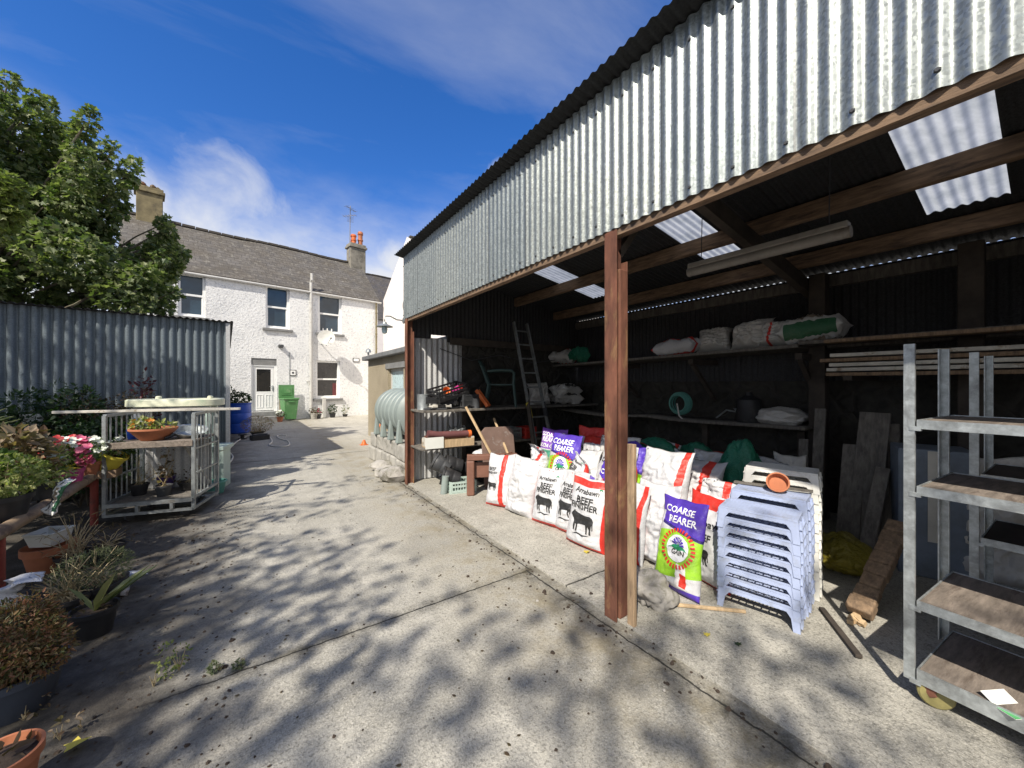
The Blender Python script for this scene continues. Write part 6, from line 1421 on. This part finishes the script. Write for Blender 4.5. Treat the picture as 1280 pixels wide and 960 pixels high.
# shrubs before the iron shed
def shrub(name, label, px, Y, hgt, rx, leafm, size, n, seed, shape=OVAL, stems=14, cat='shrub'):
    d = ray(px, 500); k = Y/d.y; t = thing(name, label, cat, (d.x*k, Y, 0)); rng = random.Random(seed)
    bl = [(Vector((rng.uniform(-1, 1)*rx*.7, rng.uniform(-.25, .25), rng.uniform(.35, .85)*hgt)), (rx*.45, .25, hgt*.22), n//9) for _ in range(9)]
    vs, fs = foliage(bl, size, shape, rng); raw('foliage', vs, fs, leafm, t); m = MB()
    for b_ in bl:
        for k_ in range(max(1, stems//9)): tip = b_[0]+rv(rng)*rx*.5; tip.z = min(tip.z, hgt*1.05); m.tube([(rng.uniform(-.1, .1), 0, 0), (b_[0].x*.6, b_[0].y, b_[0].z*.6), tip], [.012, .007, .002], 4)
    m.build('stems', M['bark'], t); return t
GS = None
shrub('conifer_shrub', 'dark green evergreen shrub at the left before the iron shed', 20, 7.75, 1.55, .6, M['ldark'], .06, 4000, 61, BLADE)
shrub('evergreen_shrub', 'dark leafy shrub left of the brown twiggy ones', 62, 7.7, 1.5, .5, M['ldark'], .07, 3000, 62)
shrub('twiggy_shrub', 'brown twiggy shrub before the middle of the iron shed', 110, 7.85, 1.48, .55, M['lbrown'], .035, 3400, 63, OVAL, 60)
shrub('twiggy_shrub', 'brown twiggy shrub nearer to the maroon one', 150, 7.9, 1.45, .45, M['lbrown'], .035, 3000, 64, OVAL, 60)
shrub('maroon_shrub', 'maroon leaved shrub rising behind the cream oval table', 186, 8.0, 1.78, .22, M['lmaroon'], .06, 380, 65, OVAL, 20)
shrub('low_shrub', 'low dark shrub behind the bench and left of the cage', 112, 7.2, 1.1, .6, M['ldark'], .06, 2600, 66)
shrub('low_shrub', 'low dark shrub under the left bench end', 40, 6.9, 1.0, .6, M['ldark'], .06, 2200, 67)

# ================================================================ far end of the yard
pbx = atz(298, 541, 0); bb = thing('barrel_planter', 'tall blue plastic barrel planted with greenery by the house', 'planter', (pbx.x, pbx.y, 0))
m = MB(); m.lathe([(.30, 0), (.33, .03), (.35, .3), (.34, .33), (.36, .36), (.36, .62), (.345, .65), (.355, .68), (.345, .93), (.36, .95), (.36, .98), (.32, .98), (.31, .9), (.01, .9)], (0, 0, 0), 28); m.build('barrel', M['blue'], bb, smooth='auto')
vs, fs = foliage([((0, 0, 1.12), (.34, .34, .2), 500), ((-.2, 0, 1.25), (.12, .12, .3), 120)], .08, OVAL, random.Random(4)); raw('foliage', vs, fs, M['ldark'], bb)
plant('ground_shrub', 'olive green shrub in a pot beside the blue barrel', 'shrub', gp(322, 545), .18, .14, M['black'], [((0, 0, .36), (.42, .36, .26), 1500)], M['lheather'], .06, BLADE, 71, (), 24)
pbn_ = hp(357, 500); bl_ = HP+HE*pbn_[0]-HN*.55
wb = thing('wheelie_bin', 'green wheeled bin with open lid by the house door', 'bin', (bl_.x, bl_.y, 0), HA+.05)
m = MB(); q = []
for z, wx, wy in ((.06, .22, .24), (.9, .28, .34), (.93, .31, .37), (.99, .31, .37)): q.append(m.verts([(-wx, -wy, z), (wx, -wy, z), (wx, wy*.9, z), (-wx, wy*.9, z)]))
for a_, b2 in zip(q, q[1:]):
    for k in range(4): m._f([a_[k], a_[(k+1) % 4], b2[(k+1) % 4], b2[k]])
m._f(q[0][::-1]); m._f(q[-1]); m.mm((-.12, -.36, .80), (.12, -.33, .86)); m.build('bin_body', M['green'], wb, bevel=.02)
m = MB(); m.mm((-.31, .30, 1.0), (.31, .36, 1.56)); m.mm((-.22, .28, 1.1), (.22, .30, 1.46)); m.mm((-.13, .262, 1.17), (.13, .28, 1.39)); m.tube([(-.30, .36, 1.0), (.30, .36, 1.0)], .025, 8); ld_ = m.build('lid', M['green'], wb, bevel=.02)
for x in (-.25, .25):
    m = MB(); m.lathe([(.03, -.025), (.10, -.025), (.10, .025), (.03, .025)], (x, .26, .10), 18, Matrix.Rotation(R(90), 4, 'Y')); m.build('wheel', M['black'], wb)
def fl_pot(px, y, r, h, mt, lab, leafm=None, flower=None, seed=1, n=80, fz=.12):
    t_ = hp(px, 515)[0]; l = HP+HE*t_-HN*y
    return plant('potted_plant', lab, 'potted plant', (l.x, l.y, 0), r, h, mt, [((0, 0, h+fz), (r*1.3, r*1.3, fz), n)], leafm or M['lmid'], .08, OVAL, seed, [(flower, [((0, -.05, h+fz*1.3), r)], .06, 12)] if flower else (), 6, 'pots along the house wall')
fl_pot(386, .75, .15, .28, M['block'], 'pale stone pot beside the soil pipe foot', M['lbrown'], seed=81)
fl_pot(393, .55, .13, .2, M['dgrey'], 'dark pot right of the pale stone pot', M['lgrey'], 'fpink', 82)
fl_pot(412, .4, .14, .2, M['black'], 'black pot under the ground floor window', M['ldark'], None, 83, 140, .2)
fl_pot(428, .35, .12, .12, M['black'], 'low pot of tall stems right of the window', M['lgrey'], None, 84, 60, .25)
fl_pot(343, .95, .12, .2, M['terracotta'], 'terracotta pot at the right of the door step', M['lbrown'], 'fwhite', 85)
t_ = hp(404, 508)[0]; l = HP+HE*t_-HN*.12; m = MB(); m.mm((-.07, -.08, 0), (.07, .08, .95)); tag(m.build('gas_meter_duct', M['gutterwhite'], None, bevel=.01, loc=(l.x, l.y, 0), rot=(0, 0, HA)), 'pale upright duct under the ground floor window', 'duct')
# white cable on the ground and a black spool
hz_ = [(265, 588), (283, 582), (291, 572), (286, 564), (292, 556), (300, 550), (312, 545), (326, 543), (335, 545), (340, 552), (337, 557), (350, 559), (361, 557), (360, 552), (350, 549), (347, 545), (358, 545)]
m = MB(); pts = [gp(*h_)+Vector((0, 0, .012)) for h_ in hz_]
sm = []
for i in range(len(pts)-1):
    a_, b2 = pts[max(i-1, 0)], pts[min(i+2, len(pts)-1)]
    for k in range(5):
        t_ = k/5; p_, q_ = pts[i], pts[i+1]; m1, m2 = (q_-a_)*.5, (b2-p_)*.5; sm.append((2*t_**3-3*t_**2+1)*p_+(t_**3-2*t_**2+t_)*m1+(-2*t_**3+3*t_**2)*q_+(t_**3-t_**2)*m2)
m.tube(sm+[pts[-1]], .016, 7); tag(m.build('extension_cable', M['cable'], None, smooth='auto'), 'white cable snaking over the concrete past the blue barrel', 'cable')
pk = gp(303, 549); m = MB(); m.lathe([(.11, 0), (.11, .03), (.05, .032), (.05, .12), (.11, .122), (.11, .15)], (0, 0, 0), 16); tag(m.build('cable_reel', M['black'], None, smooth='auto', loc=pk+Vector((0, .0, 0))), 'black cable reel on the white cable by the barrel', 'cable reel')
pk = gp(322, 548); m = MB(); m.mm((-.22, -.12, 0), (.22, .12, .14)); m.mm((-.18, -.09, .14), (.18, .09, .17)); tag(m.build('tool_case', M['black'], None, bevel=.02, loc=pk+Vector((.05, -.35, 0)), rot=(0, 0, .3)), 'black case on the ground before the olive shrub', 'case')
pk = gp(455, 556); m = MB(); m.lathe([(.07, 0), (.07, .02), (.03, .12), (.02, .13)], (0, 0, .0), 14); m.mm((-.09, -.09, 0), (.09, .09, .012)); tag(m.build('traffic_cone', M['orange'], None, loc=pk+Vector((.0, 0, .0)), rot=(0, 0, 0)), 'small orange cone by the corner of the tan outbuilding', 'cone')
a_ = gp(463, 562); plank('broom_handle', 'thin orange rod leaning on the tan outbuilding corner', a_+Vector((.02, 0, 0)), Vector((2.93, a_.y+.6, 1.05)), .025, .025, M['orange'], cat='rod')

# ================================================================ litter on the concrete
rl = random.Random(12)
def clods(n, seed, xr, yr, sr, mt, name, label):
    rng = random.Random(seed); m = MB()
    for _ in range(n):
        x, y = rng.uniform(*xr), rng.uniform(*yr); s_ = rng.uniform(*sr)*(1 if rng.random() < .9 else 1.8)
        vs_ = []; k = rng.randint(5, 7); base_ = []; top = []
        for j in range(k):
            a = 2*PI*j/k; r = s_*rng.uniform(.6, 1.2); base_.append(Vector((x+r*math.cos(a), y+r*math.sin(a), .001))); top.append(Vector((x+.6*r*math.cos(a), y+.6*r*math.sin(a), s_*rng.uniform(.4, .9))))
        b_ = m.verts(base_); t_ = m.verts(top)
        for j in range(k): m._f([b_[j], b_[(j+1) % k], t_[(j+1) % k], t_[j]])
        m._f(t_)
    o = m.build(name, mt); o['label'] = label; o['category'] = 'litter'; stuff(o)
clods(170, 1, (-.6, 2.6), (1.0, 6.5), (.004, .010), M['soil'], 'soil_crumbs', 'dark crumbs of soil scattered over the concrete')
clods(900, 2, (-1.6, -.1), (1.2, 6.0), (.003, .011), M['soil'], 'soil_litter', 'loose soil along the planted side of the yard')
clods(90, 3, (-.3, 5), (1.0, 12), (.004, .012), M['rock'], 'grit', 'pale grit scattered over the concrete')
clods(240, 4, (1.80, 2.12), (.2, 5.8), (.004, .014), M['soil'], 'gutter_dirt', 'dark dirt caught along the open front of the shed')
rng = random.Random(30); vs, fs = [], []
for _ in range(420):
    x = rng.choice([rng.uniform(-1.5, .2), rng.uniform(-1.2, 2.2)]); y = rng.uniform(1.2, 7); leaf_add(vs, fs, Vector((x, y, .006)), Vector((rng.uniform(-1, 1), rng.uniform(-1, 1), .05)), Vector((0, 0, 1)), rng.uniform(.012, .03), OVAL, -.2)
o = raw('dead_leaves', vs, fs, M['lbrown']); o['label'] = 'small dead leaves strewn on the yard'; o['category'] = 'leaves'; stuff(o)
for px, py, s_, mt, lab in ((84, 938, .075, 'fyellow', 'yellow fallen leaf near the terracotta pot'), (733, 691, .06, 'fyellow', 'yellow fallen leaf in front of the cow sacks'), (923, 807, .04, 'ldark', 'dark fallen leaf on the floor before the stools'), (884, 795, .04, 'fyellow', 'pale yellow leaf left of the dark one')):
    vs, fs = [], []; p = atz(px, py, .02); leaf_add(vs, fs, Vector((0, 0, 0)), Vector((.8, .5, .1)), Vector((0, .2, 1)), s_, MAPLE, .35); tag(raw('fallen_leaf', vs, fs, M[mt]), lab, 'leaf').location = p
def weed(px, py, lab, h, n, lm, seed, sz=.03):
    p = gp(px, py); t = thing('weed', lab, 'weed', p); rng = random.Random(seed)
    vs, fs = foliage([((rng.uniform(-.05, .05), rng.uniform(-.05, .05), h*.5), (h*.5, h*.5, h*.5), n)], sz, OVAL, rng); raw('foliage', vs, fs, lm, t)
    m = MB()
    for k in range(8): m.tube([(0, 0, 0), rv(rng)*h*.4+Vector((0, 0, h*.6))], [.003, .001], 4)
    m.build('stems', M['straw'], t)
weed(224, 838, 'pale upright weed growing from the joint in the concrete', .15, 70, M['lvar'], 1, .022); weed(192, 858, 'small yellowish weed left of the pale upright one', .09, 34, M['lvar'], 2, .02); weed(275, 838, 'low green moss tuft in the concrete joint', .05, 90, M['lgrey'], 3, .02); weed(305, 828, 'low mossy tuft further along the joint', .045, 90, M['lgrey'], 4, .018)
weed(75, 925, 'dry wisp beside the terracotta pot', .08, 18, M['lbronze'], 5); weed(30, 900, 'dry wisp under the heather pot', .08, 18, M['lbronze'], 6)
